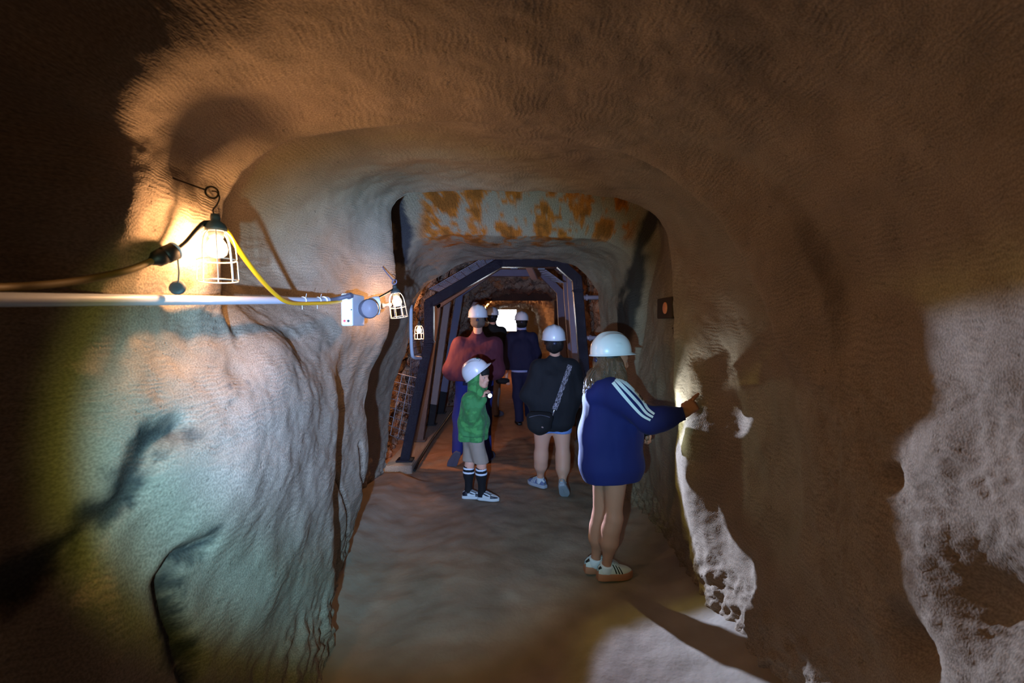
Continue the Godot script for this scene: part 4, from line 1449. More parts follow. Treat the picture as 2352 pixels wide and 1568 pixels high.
func hard_hat(parent: Node3D, c: Vector3, fwd: Vector3, up: Vector3, s: float, shift: Vector3, emblem: bool, m: Material) -> void:
	# c: middle of the rim
	var z := fwd.normalized()
	var x := up.cross(z).normalized()
	var xf := Transform3D(Basis(x, z.cross(x), z).scaled_local(Vector3.ONE * s), c)
	var dome := func(t: float, a: float, out: float) -> Vector3:
		var y := pow(maxf(1.0 - pow(t, 2.5), 0.0), 1.0 / 2.3)
		var px := .112 * t * sin(a)
		var pz := .136 * t * cos(a)
		var rib := exp(-pow(px / .020, 2.0)) * .010 + (exp(-pow((absf(px) - .052) / .009, 2.0))) * .004
		rib *= smoothstep(.98, .75, t) * smoothstep(-.145, -.06, pz)
		var v := Vector3(px, .128 * y + rib, pz)
		return xf * (v + Vector3(sin(a) * t, y * .8 + .05, cos(a) * t).normalized() * out)
	var pts := PackedVector3Array()
	var seg := 64
	for j in 17:
		var t := maxf(sin(PI / 2 * j / 16.0), .002)
		for i in seg:
			pts.append((dome as Callable).call(t, TAU * i / seg, 0.0))
	for q in [[.005, -.007], [.008, -.011], [.007, -.014], [.001, -.011]]:
		for i in seg:
			var a := TAU * i / seg
			var peak := pow(maxf(cos(a), 0.0), 2.5) * .054 * clampf(q[0] / .013, 0, 1)
			var e: float = q[0] + peak
			pts.append(xf * Vector3((.112 + e * .8) * sin(a), q[1] - peak * .18, (.136 + e) * cos(a)))
	for j in 9:
		var t := maxf(sin(PI / 2 * (8 - j) / 8.0), .002)
		for i in seg:
			pts.append((dome as Callable).call(t, TAU * i / seg, -.004))
	var mb := MB.new()
	mb.grid(pts, seg, 17 + 4 + 9, true)
	var o := part("hard_hat", mb.done(), m, parent, shift)
	# slots on the flanks
	for side in [-1, 1]:
		var pp := PackedVector3Array()
		for j in 4:
			for i in 5:
				var oo := .0022 if j > 0 and j < 3 and i > 0 and i < 4 else -.0005
				pp.append((dome as Callable).call(.90 + .025 * j, side * (PI * .5 + (i - 2) * .10), oo))
		mb = MB.new()
		mb.grid(pp, 5, 4)
		fix(mb, c)
		part("slot_cover", mb.done(), m, o)
	# headband and its ratchet knob at the back
	mb = MB.new()
	pts = PackedVector3Array()
	for j in 3:
		for i in 25:
			var a := PI * .5 + PI * i / 24
			pts.append(xf * Vector3(.094 * sin(a), -.010 - .024 * j, .108 * cos(a) * (1.0 - .05 * j)))
	mb.grid(pts, 25, 3)
	fix(mb, c)
	part("headband", mb.done(), M.black_rubber, o)
	mb = MB.new()
	mb.lathe(Transform3D(xf.basis.orthonormalized() * Basis.from_euler(Vector3(-PI / 2, 0, 0)), xf * Vector3(0, -.042, -.104)), [Vector2(.001, 0), Vector2(.019, 0), Vector2(.021, .006), Vector2(.018, .014), Vector2(.001, .016)], 16)
	part("ratchet_knob", mb.done(), M.navy_plastic, o)
	if emblem:
		var mark := func(t0, t1, a0, a1, mm: Material, nm: String) -> void:
			var pp := PackedVector3Array()
			for j in 5:
				for i in 5:
					pp.append((dome as Callable).call(lerpf(t0, t1, j / 4.0), lerpf(a0, a1, i / 4.0), .0012))
			var m2 := MB.new()
			m2.grid(pp, 5, 5)
			fix(m2, c)
			part(nm, m2.done(), mm, o)
		for q in [[.62, .635, -.34, .34], [.88, .893, -.34, .34], [.62, .893, -.36, -.34], [.62, .893, .34, .36]]:
			mark.call(q[0], q[1], q[2], q[3], M.emblem_line, "emblem_border")
		for q in [[.70, .82, -.13, -.05], [.70, .82, .05, .13], [.735, .785, -.2, .2], [.68, .71, -.17, -.08], [.68, .71, .08, .17], [.81, .84, -.17, -.08], [.81, .84, .08, .17], [.70, .82, -.02, .02]]:
			mark.call(q[0], q[1], q[2], q[3], M.emblem_green, "emblem")


func band(a: Vector3, b: Vector3, ra: float, rb: float, t0: float, t1: float) -> ArrayMesh:
	# a ring of cloth round a tapered limb
	var mb := MB.new()
	mb.tube(PackedVector3Array([a.lerp(b, t0), a.lerp(b, t1)]), [lerpf(ra, rb, t0), lerpf(ra, rb, t1)], 18, true)
	return mb.done()


func leg_skin(b: Blob, h: Vector3, k: Vector3, a: Vector3, back: Vector3, s: float, fat := 1.0) -> void:
	b.bone(h, h.lerp(k, .9), .084 * s * fat, .053 * s * fat)
	b.bone(k - back * .006, k.lerp(a, .12), .050 * s * fat, .047 * s * fat)
	b.bone(k.lerp(a, .12), k.lerp(a, .45), .045 * s * fat, .046 * s * fat)
	b.bone(k.lerp(a, .22) + back * .016 * s, k.lerp(a, .42) + back * .014 * s, .044 * s * fat, .042 * s * fat)
	b.bone(k.lerp(a, .45), a, .043 * s * fat, .025 * s)
	b.bone(a, a + Vector3(0, -.022, 0) * s, .022 * s, .019 * s)


func people_materials() -> void:
	var s := mat("skin", Color(.84, .63, .52), .55)
	s.subsurf_scatter_enabled = true
	s.subsurf_scatter_strength = .15
	mat("skin_tan", Color(.66, .45, .35), .5)
	mat("eye_white", Color(.85, .83, .8), .25)
	mat("eye_dark", Color(.06, .04, .03), .2)
	mat("lips", Color(.52, .28, .26), .5)
	mat("hair_brown", Color(.36, .26, .18), .45)
	mat("hair_dark", Color(.06, .05, .045), .5)
	mat("hair_grey", Color(.42, .36, .31), .6)
	var strands := ImageTexture.create_from_image(seamless(91, .15, 2, 256))
	for h in ["hair_brown", "hair_dark", "hair_grey"]:
		M[h].heightmap_enabled = true
		M[h].heightmap_texture = strands
		M[h].heightmap_scale = 0.6
		M[h].uv1_triplanar = true
		M[h].uv1_scale = Vector3(9, 1.6, 9)
	mat("lace_white", Color(.78, .80, .80), .7)
	var weave := ImageTexture.create_from_image(seamless(61, .2, 2, 256))
	for a in [["blue_fleece", Color(.020, .064, .32)], ["white_cloth", Color(.86, .88, .88)], ["khaki_cloth", Color(.60, .54, .47)], ["black_cloth", Color(.055, .058, .075)], ["maroon_cloth", Color(.34, .125, .175)], ["jeans_cloth", Color(.10, .14, .42)], ["navy_cloth", Color(.07, .08, .21)], ["charcoal_cloth", Color(.07, .075, .075)], ["tan_cloth", Color(.46, .40, .37)], ["pale_denim", Color(.45, .56, .78)], ["collar_cloth", Color(.62, .66, .82)], ["black_sock", Color(.025, .025, .035)], ["white_sock", Color(.84, .87, .9)], ["brown_leather", Color(.23, .12, .10)], ["shoe_white", Color(.80, .82, .81)], ["shoe_blue", Color(.42, .46, .60)], ["shoe_pale", Color(.68, .70, .74)], ["shoe_grey", Color(.32, .31, .36)], ["black_nylon", Color(.03, .03, .035)]]:
		var m := mat(a[0], a[1], .85)
		m.rim_enabled = true
		m.rim = .2
		m.rim_tint = .7
		m.heightmap_enabled = true
		m.heightmap_texture = weave
		m.heightmap_scale = .06
		m.uv1_triplanar = true
		m.uv1_scale = Vector3(7, 7, 7)
	var camo := mat("green_camo", Color.WHITE, .8)
	camo.vertex_color_use_as_albedo = true
	camo.rim_enabled = true
	camo.rim = .2
	mat("gum_rubber", Color(.66, .44, .33), .6)
	mat("shoe_black", Color(.03, .032, .04), .5)
	mat("shoe_navy", Color(.05, .05, .11), .5)
	mat("navy_plastic", Color(.13, .15, .26), .4)
	mat("emblem_green", Color(.05, .36, .22), .5)
	mat("emblem_line", Color(.42, .44, .50), .5)
	mat("steel_bright", Color(.75, .75, .78), .25, .9)
	mat("teal_plastic", Color(.03, .42, .42), .4)
	var hat := mat("hat_shell", Color(.90, .91, .92), .3)
	hat.clearcoat_enabled = true
	hat.clearcoat = .4
	hat.clearcoat_roughness = .2
	var st := Image.create(64, 256, false, Image.FORMAT_RGB8)
	var sn := seamless(71, .035, 2, 256)
	for y in 256:
		for x in 64:
			var v := sn.get_pixel(x * 3, y).r
			var w := sn.get_pixel((x * 3 + 90) % 256, (y + 70) % 256).r
			st.set_pixel(x, y, Color(.03, .03, .035) if v > .56 or w < .3 else (Color(.45, .42, .45) if w > .6 else Color(.68, .65, .68)))
	var sm := mat("spotted_webbing", Color.WHITE, .8)
	sm.albedo_texture = ImageTexture.create_from_image(st)


func torch(called: String, label: String, a: Vector3, b: Vector3, r: float) -> Node3D:
	# from the tail cap a to the lens b
	var t := thing(called, label, "flashlight", a)
	var xf := MB.along(a, b) * Transform3D(Basis.from_euler(Vector3(PI / 2, 0, 0)), Vector3.ZERO)
	var L := a.distance_to(b)
	var mb := MB.new()
	mb.lathe(xf, [Vector2(.001, -.5 * L), Vector2(r * .72, -.5 * L), Vector2(r * .78, -.46 * L), Vector2(r * .78, .18 * L), Vector2(r, .30 * L), Vector2(r, .46 * L), Vector2(r * .85, .46 * L)], 20)
	part("barrel", mb.done(), M.shoe_black, t, -a)
	mb = MB.new()
	mb.lathe(xf, [Vector2(r * .98, .42 * L), Vector2(r * 1.08, .43 * L), Vector2(r * 1.08, .5 * L), Vector2(r * .9, .5 * L), Vector2(r * .88, .46 * L)], 20)
	part("bezel", mb.done(), M.steel_bright, t, -a)
	mb = MB.new()
	mb.lathe(xf, [Vector2(r * .9, .472 * L), Vector2(r * .6, .482 * L), Vector2(.001, .486 * L)], 20)
	part("lens", mb.done(), M.lit_torch, t, -a)
	return t


func build_people() -> void:
	people_materials()
	girl()
	boy()
	woman()
	maroon_man()
	navy_man()
	black_man()


func girl() -> void:
	var f := Vector3(.99, 0, -.12).normalized()
	var rt := f.cross(Vector3.UP)
	var base := P(1395, 1335, 3.08) * Vector3(1, 0, 1)
	var t := thing("person", "girl in a blue hoodie with white sleeve stripes, pointing at the right wall", "person", base)
	var sh := -base
	var hc := P(1406, 826, 3.01)
	var neck := P(1394, 880, 3.02)
	var sR := P(1417, 903, 2.90)
	var sL := P(1400, 900, 3.11)
	var eR := P(1490, 968, 2.83)
	var wR := P(1566, 950, 2.79)
	var eL := P(1422, 988, 3.15)
	var wL := P(1466, 986, 3.13)
	var ch := P(1400, 940, 3.03)
	var pe := P(1404, 1065, 3.03)
	var hR := P(1415, 1075, 2.96)
	var hL := P(1388, 1075, 3.07)
	var kR := P(1409, 1192, 2.99)
	var kL := P(1379, 1190, 3.10)
	var aR := P(1392, 1306, 3.05)
	var aL := P(1367, 1290, 3.13)
	# body
	var b := blob(55)
	b.bone(neck + Vector3(0, -.03, 0), hc + Vector3(-.02, -.03, 0), .05)
	b.bone(sL, sR, .05)
	b.bone(ch, pe, .085)
	b.chain([sR, eR, wR], [.045, .036, .024])
	b.chain([sL, eL, wL], [.045, .036, .022])
	leg_skin(b, hR, kR, aR, -f, .93)
	leg_skin(b, hL, kL, aL, -f, .93)
	var mb := MB.new()
	b.mesh(mb, .012)
	var xf := head(mb, hc, Vector3(.93, -.12, -.30), Vector3(.1, 1, 0), .97, .005)
	hand(mb, wR + Vector3(.012, .0, 0), P(1603, 916, 2.80) - wR, Vector3(.25, -.45, -.85), 1.0, [.5, .0, .85, .92, .95], 1.0)
	var grip := P(1478, 1000, 3.105)
	var gd := Vector3(.25, -.9, .1).normalized()
	hand(mb, grip - gd * .052 - Vector3(0, .2, .95) * .030, gd, Vector3(0, .2, .95), -1.0, [.55, .50, .55, .6, .62], .92)
	var body := part("body", mb.done(), M.skin_tan, t, sh)
	face_parts(body, xf, Vector3.ZERO, M.hair_brown)
	# hoodie
	b = blob(42, .007, Vector3(6, 2.2, 6))
	b.bone(sL, sR, .075)
	for q in [[.085, .036], [.085, -.036], [-.085, .036], [-.085, -.036], [0, .045], [0, -.045]]:
		var o: Vector3 = f * q[0] + rt * q[1]
		b.chain([ch + o * .75, ch.lerp(pe, .45) + o * 1.02, pe + o * 1.0, pe + o * .9 + Vector3(0, -.06, 0)], [.088, .094, .098, .086])
	b.chain([sR, eR, eR.lerp(wR, .45), wR], [.078, .062, .056, .036])
	b.chain([sL, eL, wL], [.075, .06, .036])
	b.bone(P(1360, 908, 2.94), P(1356, 912, 3.12), .042)
	b.bone(P(1378, 893, 2.93), P(1374, 893, 3.12), .045)
	b.bone(P(1396, 888, 2.94), P(1392, 886, 3.10), .05)
	b.cut(P(1400, 1094, 3.1), Vector3(.06, -1, .05))
	b.cut(wR + Vector3(.008, 0, 0), wR - eR)
	part("hoodie", skin_of(b, .0095), M.blue_fleece, t, sh)
	for q in [[[1408, 878], [1430, 905], [1456, 935], [1475, 954], [1494, 965]], [[1414, 871], [1441, 899], [1466, 926], [1484, 948], [1500, 958]], [[1422, 868], [1450, 892], [1474, 917], [1487, 938], [1503, 951]]]:
		part("sleeve_stripe", ribbon(b, q, 8.2, 2.72, .002, 7, 5.0).done(), M.white_cloth, t, sh)
	part("cuff", band(wR - (wR - eR).normalized() * .05, wR + (wR - eR).normalized() * .012, .043, .040, 0, 1), M.blue_fleece, t, sh)
	# hair
	b = blob(70, .012, Vector3(16, 4, 16))
	b.bone(hc + Vector3(-.03, .03, 0), hc + Vector3(-.035, -.02, 0), .088, .082)
	b.chain([hc + Vector3(-.05, -.04, .02), P(1378, 868, 2.96), P(1369, 900, 2.94)], [.06, .045, .016])
	b.chain([hc + Vector3(.02, -.02, .068), hc + Vector3(.03, -.09, .075), P(1428, 880, 2.89), P(1440, 902, 2.86)], [.034, .032, .024, .008])
	b.chain([hc + Vector3(-.01, -.02, .066), hc + Vector3(-.0, -.10, .07)], [.036, .03])
	b.chain([hc + Vector3(.02, -.02, -.07), hc + Vector3(.03, -.12, -.08)], [.034, .02])
	mb = MB.new()
	b.mesh(mb, .006)
	for k in 46:
		var u := rng.randf()
		var w := rng.randf_range(-.09, .075)
		var st := hc + Vector3(-.03 - .06 * u + .04 * absf(w), -.03, w)
		var en := P(lerpf(1346, 1398, rng.randf()), lerpf(890, 928, rng.randf()), 2.93 - rng.randf() * .02)
		en.z += w * .9 - .06
		var ph := rng.randf() * TAU
		var am := rng.randf_range(.006, .014)
		var pth := PackedVector3Array()
		for i in 16:
			var tt := i / 15.0
			var p := st.lerp(en, tt) + Vector3(-.03 * sin(PI * tt), .02 * sin(PI * tt), 0)
			p += Vector3(sin(ph + tt * 11.0), 0, cos(ph + tt * 9.0)) * am * tt
			pth.append(p)
		mb.tube(pth, [.007, .007, .007, .0068, .0066, .0064, .006, .006, .0055, .005, .005, .0045, .004, .003, .002, .001], 5, false)
	part("hair", mb.done(), M.hair_brown, t, sh)
	hard_hat(t, hc + Vector3(-.008, .044, 0), Vector3(.95, .04, -.3), Vector3(-.05, 1, 0), .99, sh, true, M.hat_shell)
	for q in [[kL, aL, P(1343, 1322, 3.13)], [kR, aR, P(1372, 1343, 3.04)]]:
		var sk := blob(90)
		var an: Vector3 = q[1]
		sk.chain([(q[0] as Vector3).lerp(an, .80), an, an + Vector3(.006, -.012, 0)], [.046, .036, .031])
		sk.cut((q[0] as Vector3).lerp(an, .90), q[0] - an)
		part("sock", skin_of(sk, .006), M.white_sock, t, sh)
		var heel: Vector3 = q[2]
		heel.y = 0.002
		shoe(t, foot_frame(heel, Vector3(.96, 0, -.16)), .235, .040, M.gum_rubber, M.shoe_white, M.shoe_black, "striped", sh)
	var ta := P(1458, 1011, 3.12)
	var tb := P(1493, 991, 3.09)
	torch("flashlight", "black flashlight held low by the girl, lighting the wall at her finger", ta, tb, .0165)
	var fo := tb + (tb - ta).normalized() * .012
	spot("flashlight_beam", fo, P(1598, 900, 2.96), Color(.92, .97, 1.0), .7, 26.0, .6, .012)
	spot("flashlight_spill", fo, P(1612, 930, 2.80), Color(.90, .97, .86), .07, 62.0, .3, .012)


func boy() -> void:
	var f := Vector3(.94, 0, .34).normalized()
	var rt := f.cross(Vector3.UP)
	var base := P(1098, 1150, 4.48) * Vector3(1, 0, 1)
	var t := thing("person", "boy in a green hooded top and khaki shorts, holding a lit flashlight", "person", base)
	var sh := -base
	var hc := P(1102, 866, 4.46)
	var neck := P(1094, 900, 4.46)
	var sR := P(1079, 919, 4.38)
	var sL := P(1092, 917, 4.55)
	var eR := P(1085, 958, 4.33)
	var wR := P(1111, 917, 4.35)
	var eL := P(1100, 958, 4.58)
	var wL := P(1112, 975, 4.52)
	var ch := P(1087, 930, 4.46)
	var pe := P(1087, 1005, 4.46)
	var hR := P(1098, 1018, 4.42)
	var hL := P(1080, 1018, 4.51)
	var kR := P(1106, 1066, 4.44)
	var kL := P(1078, 1064, 4.51)
	var aR := P(1107, 1132, 4.465)
	var aL := P(1076, 1128, 4.51)
	var b := blob(60)
	b.bone(neck, hc + Vector3(-.01, -.03, 0), .04)
	b.bone(sL, sR, .035)
	b.bone(ch, pe, .05)
	b.chain([sR, eR, wR], [.034, .028, .02])
	b.chain([sL, eL, wL], [.034, .028, .02])
	leg_skin(b, hR, kR, aR, -f, .64)
	leg_skin(b, hL, kL, aL, -f, .64)
	var mb := MB.new()
	b.mesh(mb, .011)
	var hf := Vector3(.82, -.02, .57)
	var xf := head(mb, hc, hf, Vector3(.04, 1, 0), .86, .0042)
	var tc := P(1125.5, 908.5, 4.30) - Vector3(.42, -.12, .9).normalized() * .05
	var hd := Vector3(.30, .85, .10).normalized()
	var hp := Vector3(.85, -.25, .1).normalized()
	hand(mb, tc - hd * .045 - hp * .030, hd, hp, 1.0, [.5, .55, .6, .62, .65], .72)
	hand(mb, wL, Vector3(.3, -.9, 0), Vector3(-.6, 0, -.8), 1.0, [.3, .3, .35, .4, .45], .72, .005)
	var body := part("body", mb.done(), M.skin, t, sh)
	face_parts(body, xf, Vector3.ZERO, M.hair_dark)
	# fringe of hair under the hood
	b = blob(120)
	for e in [-1, 1]:
		b.bone(xf * Vector3(.04 * e, .07, .06), xf * Vector3(.05 * e, .035, .075), .022, .012)
	b.bone(xf * Vector3(0, .085, .06), xf * Vector3(.0, .045, .093), .026, .010)
	b.bone(xf * Vector3(-.025, .075, .07), xf * Vector3(-.025, .040, .090), .022, .009)
	b.bone(xf * Vector3(.025, .075, .07), xf * Vector3(.025, .042, .090), .022, .009)
	part("hair", skin_of(b, .004), M.hair_dark, t, sh)
	# hooded top
	b = blob(52, .010, Vector3(9, 4, 9))
	b.bone(sL, sR, .056)
	for q in [[.055, .052], [.055, -.052], [-.055, .052], [-.055, -.052]]:
		var o: Vector3 = f * q[0] + rt * q[1]
		b.chain([ch + o * .7, ch.lerp(pe, .5) + o, pe + o * 1.05], [.062, .066, .066])
	b.chain([sR, eR, wR], [.058, .048, .032])
	b.chain([sL, eL, wL], [.056, .046, .032])
	b.bone(neck + Vector3(0, -.02, 0), neck + f * .02, .065)
	b.cut(P(1087, 1010, 4.46), Vector3(.02, -1, 0))
	mb = MB.new()
	b.mesh(mb, .0095)
	var top := b
	# hood: round the head, open at the face
	b = blob(90, .005)
	b.chain([xf * Vector3(0, .05, -.035), xf * Vector3(0, .0, -.035), xf * Vector3(0, -.07, -.03), neck + f * -.01], [.094, .094, .078, .074])
	b.bone(xf * Vector3(0, .03, .02), xf * Vector3(0, -.06, .02), .086, .07)
	b.bone(xf * Vector3(0, -.13, .03), xf * Vector3(0, -.13, .03), .05)
	b.bone(xf * Vector3(.035, -.10, -.01), xf * Vector3(-.035, -.10, -.01), .072)
	b.cut(xf * Vector3(0, 0, .048), hf + Vector3(0, -.12, 0))
	b.mesh(mb, .0065)
	for p in mb.v:
		var n1 := nB.get_noise_3dv(p * Vector3(1.5, 2.4, 1.5)) + .3 * nC.get_noise_3dv(p * 1.2)
		mb.c.append(lc(.07, .31, .075) if n1 > .16 else (lc(.04, .205, .052) if n1 > -.26 else lc(.05, .24, .068)))
	part("hooded_top", mb.done(), M.green_camo, t, sh)
	var zf := ribbon(top, [[1062, 1001], [1085, 1004], [1113, 1002]], 1.2, 4.2, .001)
	for p in zf.v:
		zf.c.append(lc(.015, .09, .03))
	part("hem_seam", zf.done(), M.green_camo, t, sh)
	# shorts
	b = blob(60, .006, Vector3(9, 5, 9))
	b.bone(hR + Vector3(-.01, .04, 0), hL + Vector3(0, .04, 0), .062)
	b.chain([hR + Vector3(-.01, -.01, 0), kR + Vector3(0, .0, 0)], [.066, .072])
	b.chain([hL + Vector3(0, -.01, 0), kL + Vector3(.0, .0, 0)], [.066, .068])
	b.cut(P(1092, 1061, 4.46), Vector3(0, -1, 0))
	part("shorts", skin_of(b, .009), M.khaki_cloth, t, sh)
	part("pocket", ribbon(b, [[1091, 1036], [1101, 1037], [1112, 1036]], 14.0, 4.2, .005, 5).done(), M.khaki_cloth, t, sh)
	for q in [[kR, aR, P(1098, 1150, 4.465), Vector3(.97, 0, .18)], [kL, aL, P(1062, 1147, 4.50), Vector3(.96, 0, .0)]]:
		var s := blob(90)
		var k: Vector3 = q[0]
		var a: Vector3 = q[1]
		s.chain([k.lerp(a, .0), k.lerp(a, .35), a, a + Vector3(.006, -.035, 0)], [.043, .043, .032, .030])
		s.bone(k.lerp(a, .2) - f * .013, k.lerp(a, .42) - f * .013, .040, .038)
		s.cut(k.lerp(a, .06), k - a)
		var so := part("sock", skin_of(s, .006), M.black_sock, t, sh)
		for u in [.16, .30]:
			mb = MB.new()
			s.cuts = [[k.lerp(a, u - .035), (k - a).normalized()], [k.lerp(a, u + .035), (a - k).normalized()]]
			for bn in s.bones:
				bn[2] += .0012
				bn[3] += .0012
			s.mesh(mb, .005)
			part("sock_stripe", mb.done(), M.white_sock, so)
		var heel: Vector3 = q[2]
		heel.y = 0.001
		shoe(t, foot_frame(heel, q[3]), .205, .022, M.shoe_white, M.shoe_white, M.shoe_navy, "panelled", sh)
	hard_hat(t, P(1094, 855, 4.46), Vector3(.80, .62, .34), Vector3(-.60, .80, .08), .98, sh, true, M.hat_shell)
	var tb := P(1125.5, 908.5, 4.30)
	var dir := Vector3(.42, -.12, .9).normalized()
	torch("flashlight", "small flashlight in the boy's hand, shining towards the viewer", tb - dir * .10, tb, .022)
	var aim := tb + Vector3(sin(0.454), tan(-0.14), cos(0.454))
	spot("flashlight_beam", tb + dir * .012, aim, Color(0.70, 0.79, 1.0), 15.5, 20.5, 0.16, 0.02)
	spot("flashlight_rim", tb + dir * .012, aim, Color(0.95, 0.9, 0.45), 1.6, 23.5, 0.3, 0.02)


func woman() -> void:
	var f := Vector3(0, 0, -1)
	var base := P(1268, 1135, 4.65) * Vector3(1, 0, 1)
	var t := thing("person", "woman seen from behind in a baggy black jumper and pale shorts, with a shoulder bag", "person", base)
	var sh := -base
	var hc := P(1273, 782, 4.62)
	var neck := P(1275, 815, 4.65)
	var sL := P(1238, 846, 4.65)
	var sR := P(1311, 846, 4.65)
	var eL := P(1214, 905, 4.62)
	var eR := P(1331, 900, 4.62)
	var wL := P(1224, 908, 4.86)
	var wR := P(1310, 905, 4.88)
	var ch := P(1274, 870, 4.66)
	var pe := P(1268, 965, 4.66)
	var hL := P(1247, 975, 4.66)
	var hR := P(1290, 975, 4.66)
	var kL := P(1243, 1042, 4.72)
	var kR := P(1293, 1046, 4.62)
	var aL := P(1241, 1100, 4.80)
	var aR := P(1292, 1112, 4.52)
	var b := blob(55)
	b.bone(neck + Vector3(0, -.04, 0), hc + Vector3(0, -.04, .01), .052)
	b.bone(sL, sR, .05)
	b.bone(ch, pe, .09)
	b.chain([sL, eL, wL], [.045, .038, .026])
	b.chain([sR, eR, wR], [.045, .038, .026])
	leg_skin(b, hL, kL, aL, Vector3(0, 0, 1), 1.03, 1.12)
	leg_skin(b, hR, kR, aR, Vector3(0, 0, 1), 1.03, 1.12)
	var mb := MB.new()
	b.mesh(mb, .013)
	var xf := head(mb, hc, f, Vector3.UP, .98, .007)
	hand(mb, wL, Vector3(.3, .2, -.9), Vector3(.8, 0, .3), -1.0, [.5, .6, .6, .6, .6], .92, .006)
	hand(mb, wR, Vector3(-.3, .2, -.9), Vector3(-.8, 0, .3), 1.0, [.5, .6, .6, .6, .6], .92, .006)
	var body := part("body", mb.done(), M.skin, t, sh)
	face_parts(body, xf, Vector3.ZERO, M.hair_dark)
	b = blob(90, .006)
	b.bone(xf * Vector3(0, .03, -.035), xf * Vector3(0, -.02, -.04), .086, .078)
	b.bone(xf * Vector3(-.03, -.055, -.04), xf * Vector3(.03, -.055, -.04), .052)
	b.bone(xf * Vector3(0, -.085, -.06), xf * Vector3(0, -.09, -.065), .036)
	part("hair", skin_of(b, .006), M.hair_dark, t, sh)
	b = blob(40, .012, Vector3(6, 3, 6))
	b.bone(sL + Vector3(.01, 0, 0), sR - Vector3(.01, 0, 0), .078)
	b.bone(neck + Vector3(0, -.035, 0), neck + Vector3(0, -.045, 0), .064)
	for q in [[.11, .05], [.11, -.06], [-.11, .05], [-.11, -.06], [0, .055], [0, -.06]]:
		var o := Vector3(q[0], 0, q[1])
		b.chain([ch + o * .8, ch.lerp(pe, .5) + o * 1.08, pe + o], [.10, .105, .10])
	b.chain([sL, eL, wL], [.082, .072, .042])
	b.chain([sR, eR, wR], [.082, .072, .042])
	b.cut(P(1268, 985, 4.66), Vector3(0, -1, -.05))
	part("jumper", skin_of(b, .0115), M.black_cloth, t, sh)
	var top := b
	var s := blob(50)
	s.bone(hL + Vector3(.0, .03, 0), hR + Vector3(.0, .03, 0), .095)
	s.bone(hL, hL.lerp(kL, .3), .094, .092)
	s.bone(hR, hR.lerp(kR, .3), .094, .092)
	s.cut(P(1268, 992, 4.66), Vector3(0, -1, 0))
	part("shorts", skin_of(s, .011), M.pale_denim, t, sh)
	hard_hat(t, hc + Vector3(-.004, .022, .0), Vector3(0, .06, -1), Vector3(0, 1, .06), 1.0, sh, false, M.hat_shell)
	var heel := P(1253, 1120, 4.76)
	heel.y = .002
	part("sock", band(kL, aL, .04, .038, .90, 1.12), M.white_sock, t, sh)
	shoe(t, foot_frame(heel, Vector3(-.62, 0, -.72)), .25, .028, M.shoe_pale, M.shoe_blue, M.shoe_white, "striped", sh)
	part("sock", band(kR, aR, .04, .038, .92, 1.1), M.white_sock, t, sh)
	var toe := P(1297, 1150, 4.53)
	toe.y = .03
	var he := P(1291, 1116, 4.42)
	shoe(t, foot_frame(he, toe - he, Vector3(0, .5, -.9)), .24, .028, M.shoe_pale, M.shoe_pale, M.shoe_white, "striped", sh)
	# shoulder bag
	var bc := P(1239, 968, 4.42)
	var bag := thing("shoulder_bag", "black half-moon shoulder bag on a spotted strap across the woman's back", "bag", bc)
	b = blob(55)
	b.bone(bc + Vector3(-.07, .045, .02), bc + Vector3(.075, .04, .02), .05)
	b.bone(bc + Vector3(-.06, -.03, .02), bc + Vector3(.055, -.04, .02), .05)
	b.bone(bc + Vector3(0, .0, .02), bc + Vector3(0, -.05, .02), .07)
	part("pouch", skin_of(b, .008), M.black_nylon, bag, -bc)
	part("zip", ribbon(b, [[1215, 958], [1240, 953], [1263, 958]], 1.2, 4.1, .001).done(), M.grey_plastic, bag, -bc)
	part("tag", ribbon(b, [[1244, 980], [1248, 982]], 3.0, 4.1, .002, 3).done(), M.steel_bright, bag, -bc)
	part("strap", ribbon(top, [[1309, 838], [1303, 858], [1292, 888], [1281, 920], [1273, 940]], 11.0, 4.2, .005).done(), M.spotted_webbing, bag, -bc)
	mb = MB.new()
	var c0 := P(1273, 941, 4.42)
	var c1 := P(1268, 958, 4.42)
	mb.tube(PackedVector3Array([c0, c0.lerp(c1, .35), c0.lerp(c1, .5), c1]), [.008, .012, .006, .007], 10)
	part("clasp", mb.done(), M.steel_bright, bag, -bc)
	mb = MB.new()
	var q0 := P(1221, 914, 4.8)
	mb.lathe(Transform3D(Basis(), q0), [Vector2(.001, 0), Vector2(.03, .0), Vector2(.034, .01), Vector2(.034, .09), Vector2(.02, .115), Vector2(.02, .13), Vector2(.001, .132)], 16)
	whole("water_bottle", mb.done(), M.teal_plastic, "teal bottle at the black jumper's left elbow", "bottle")


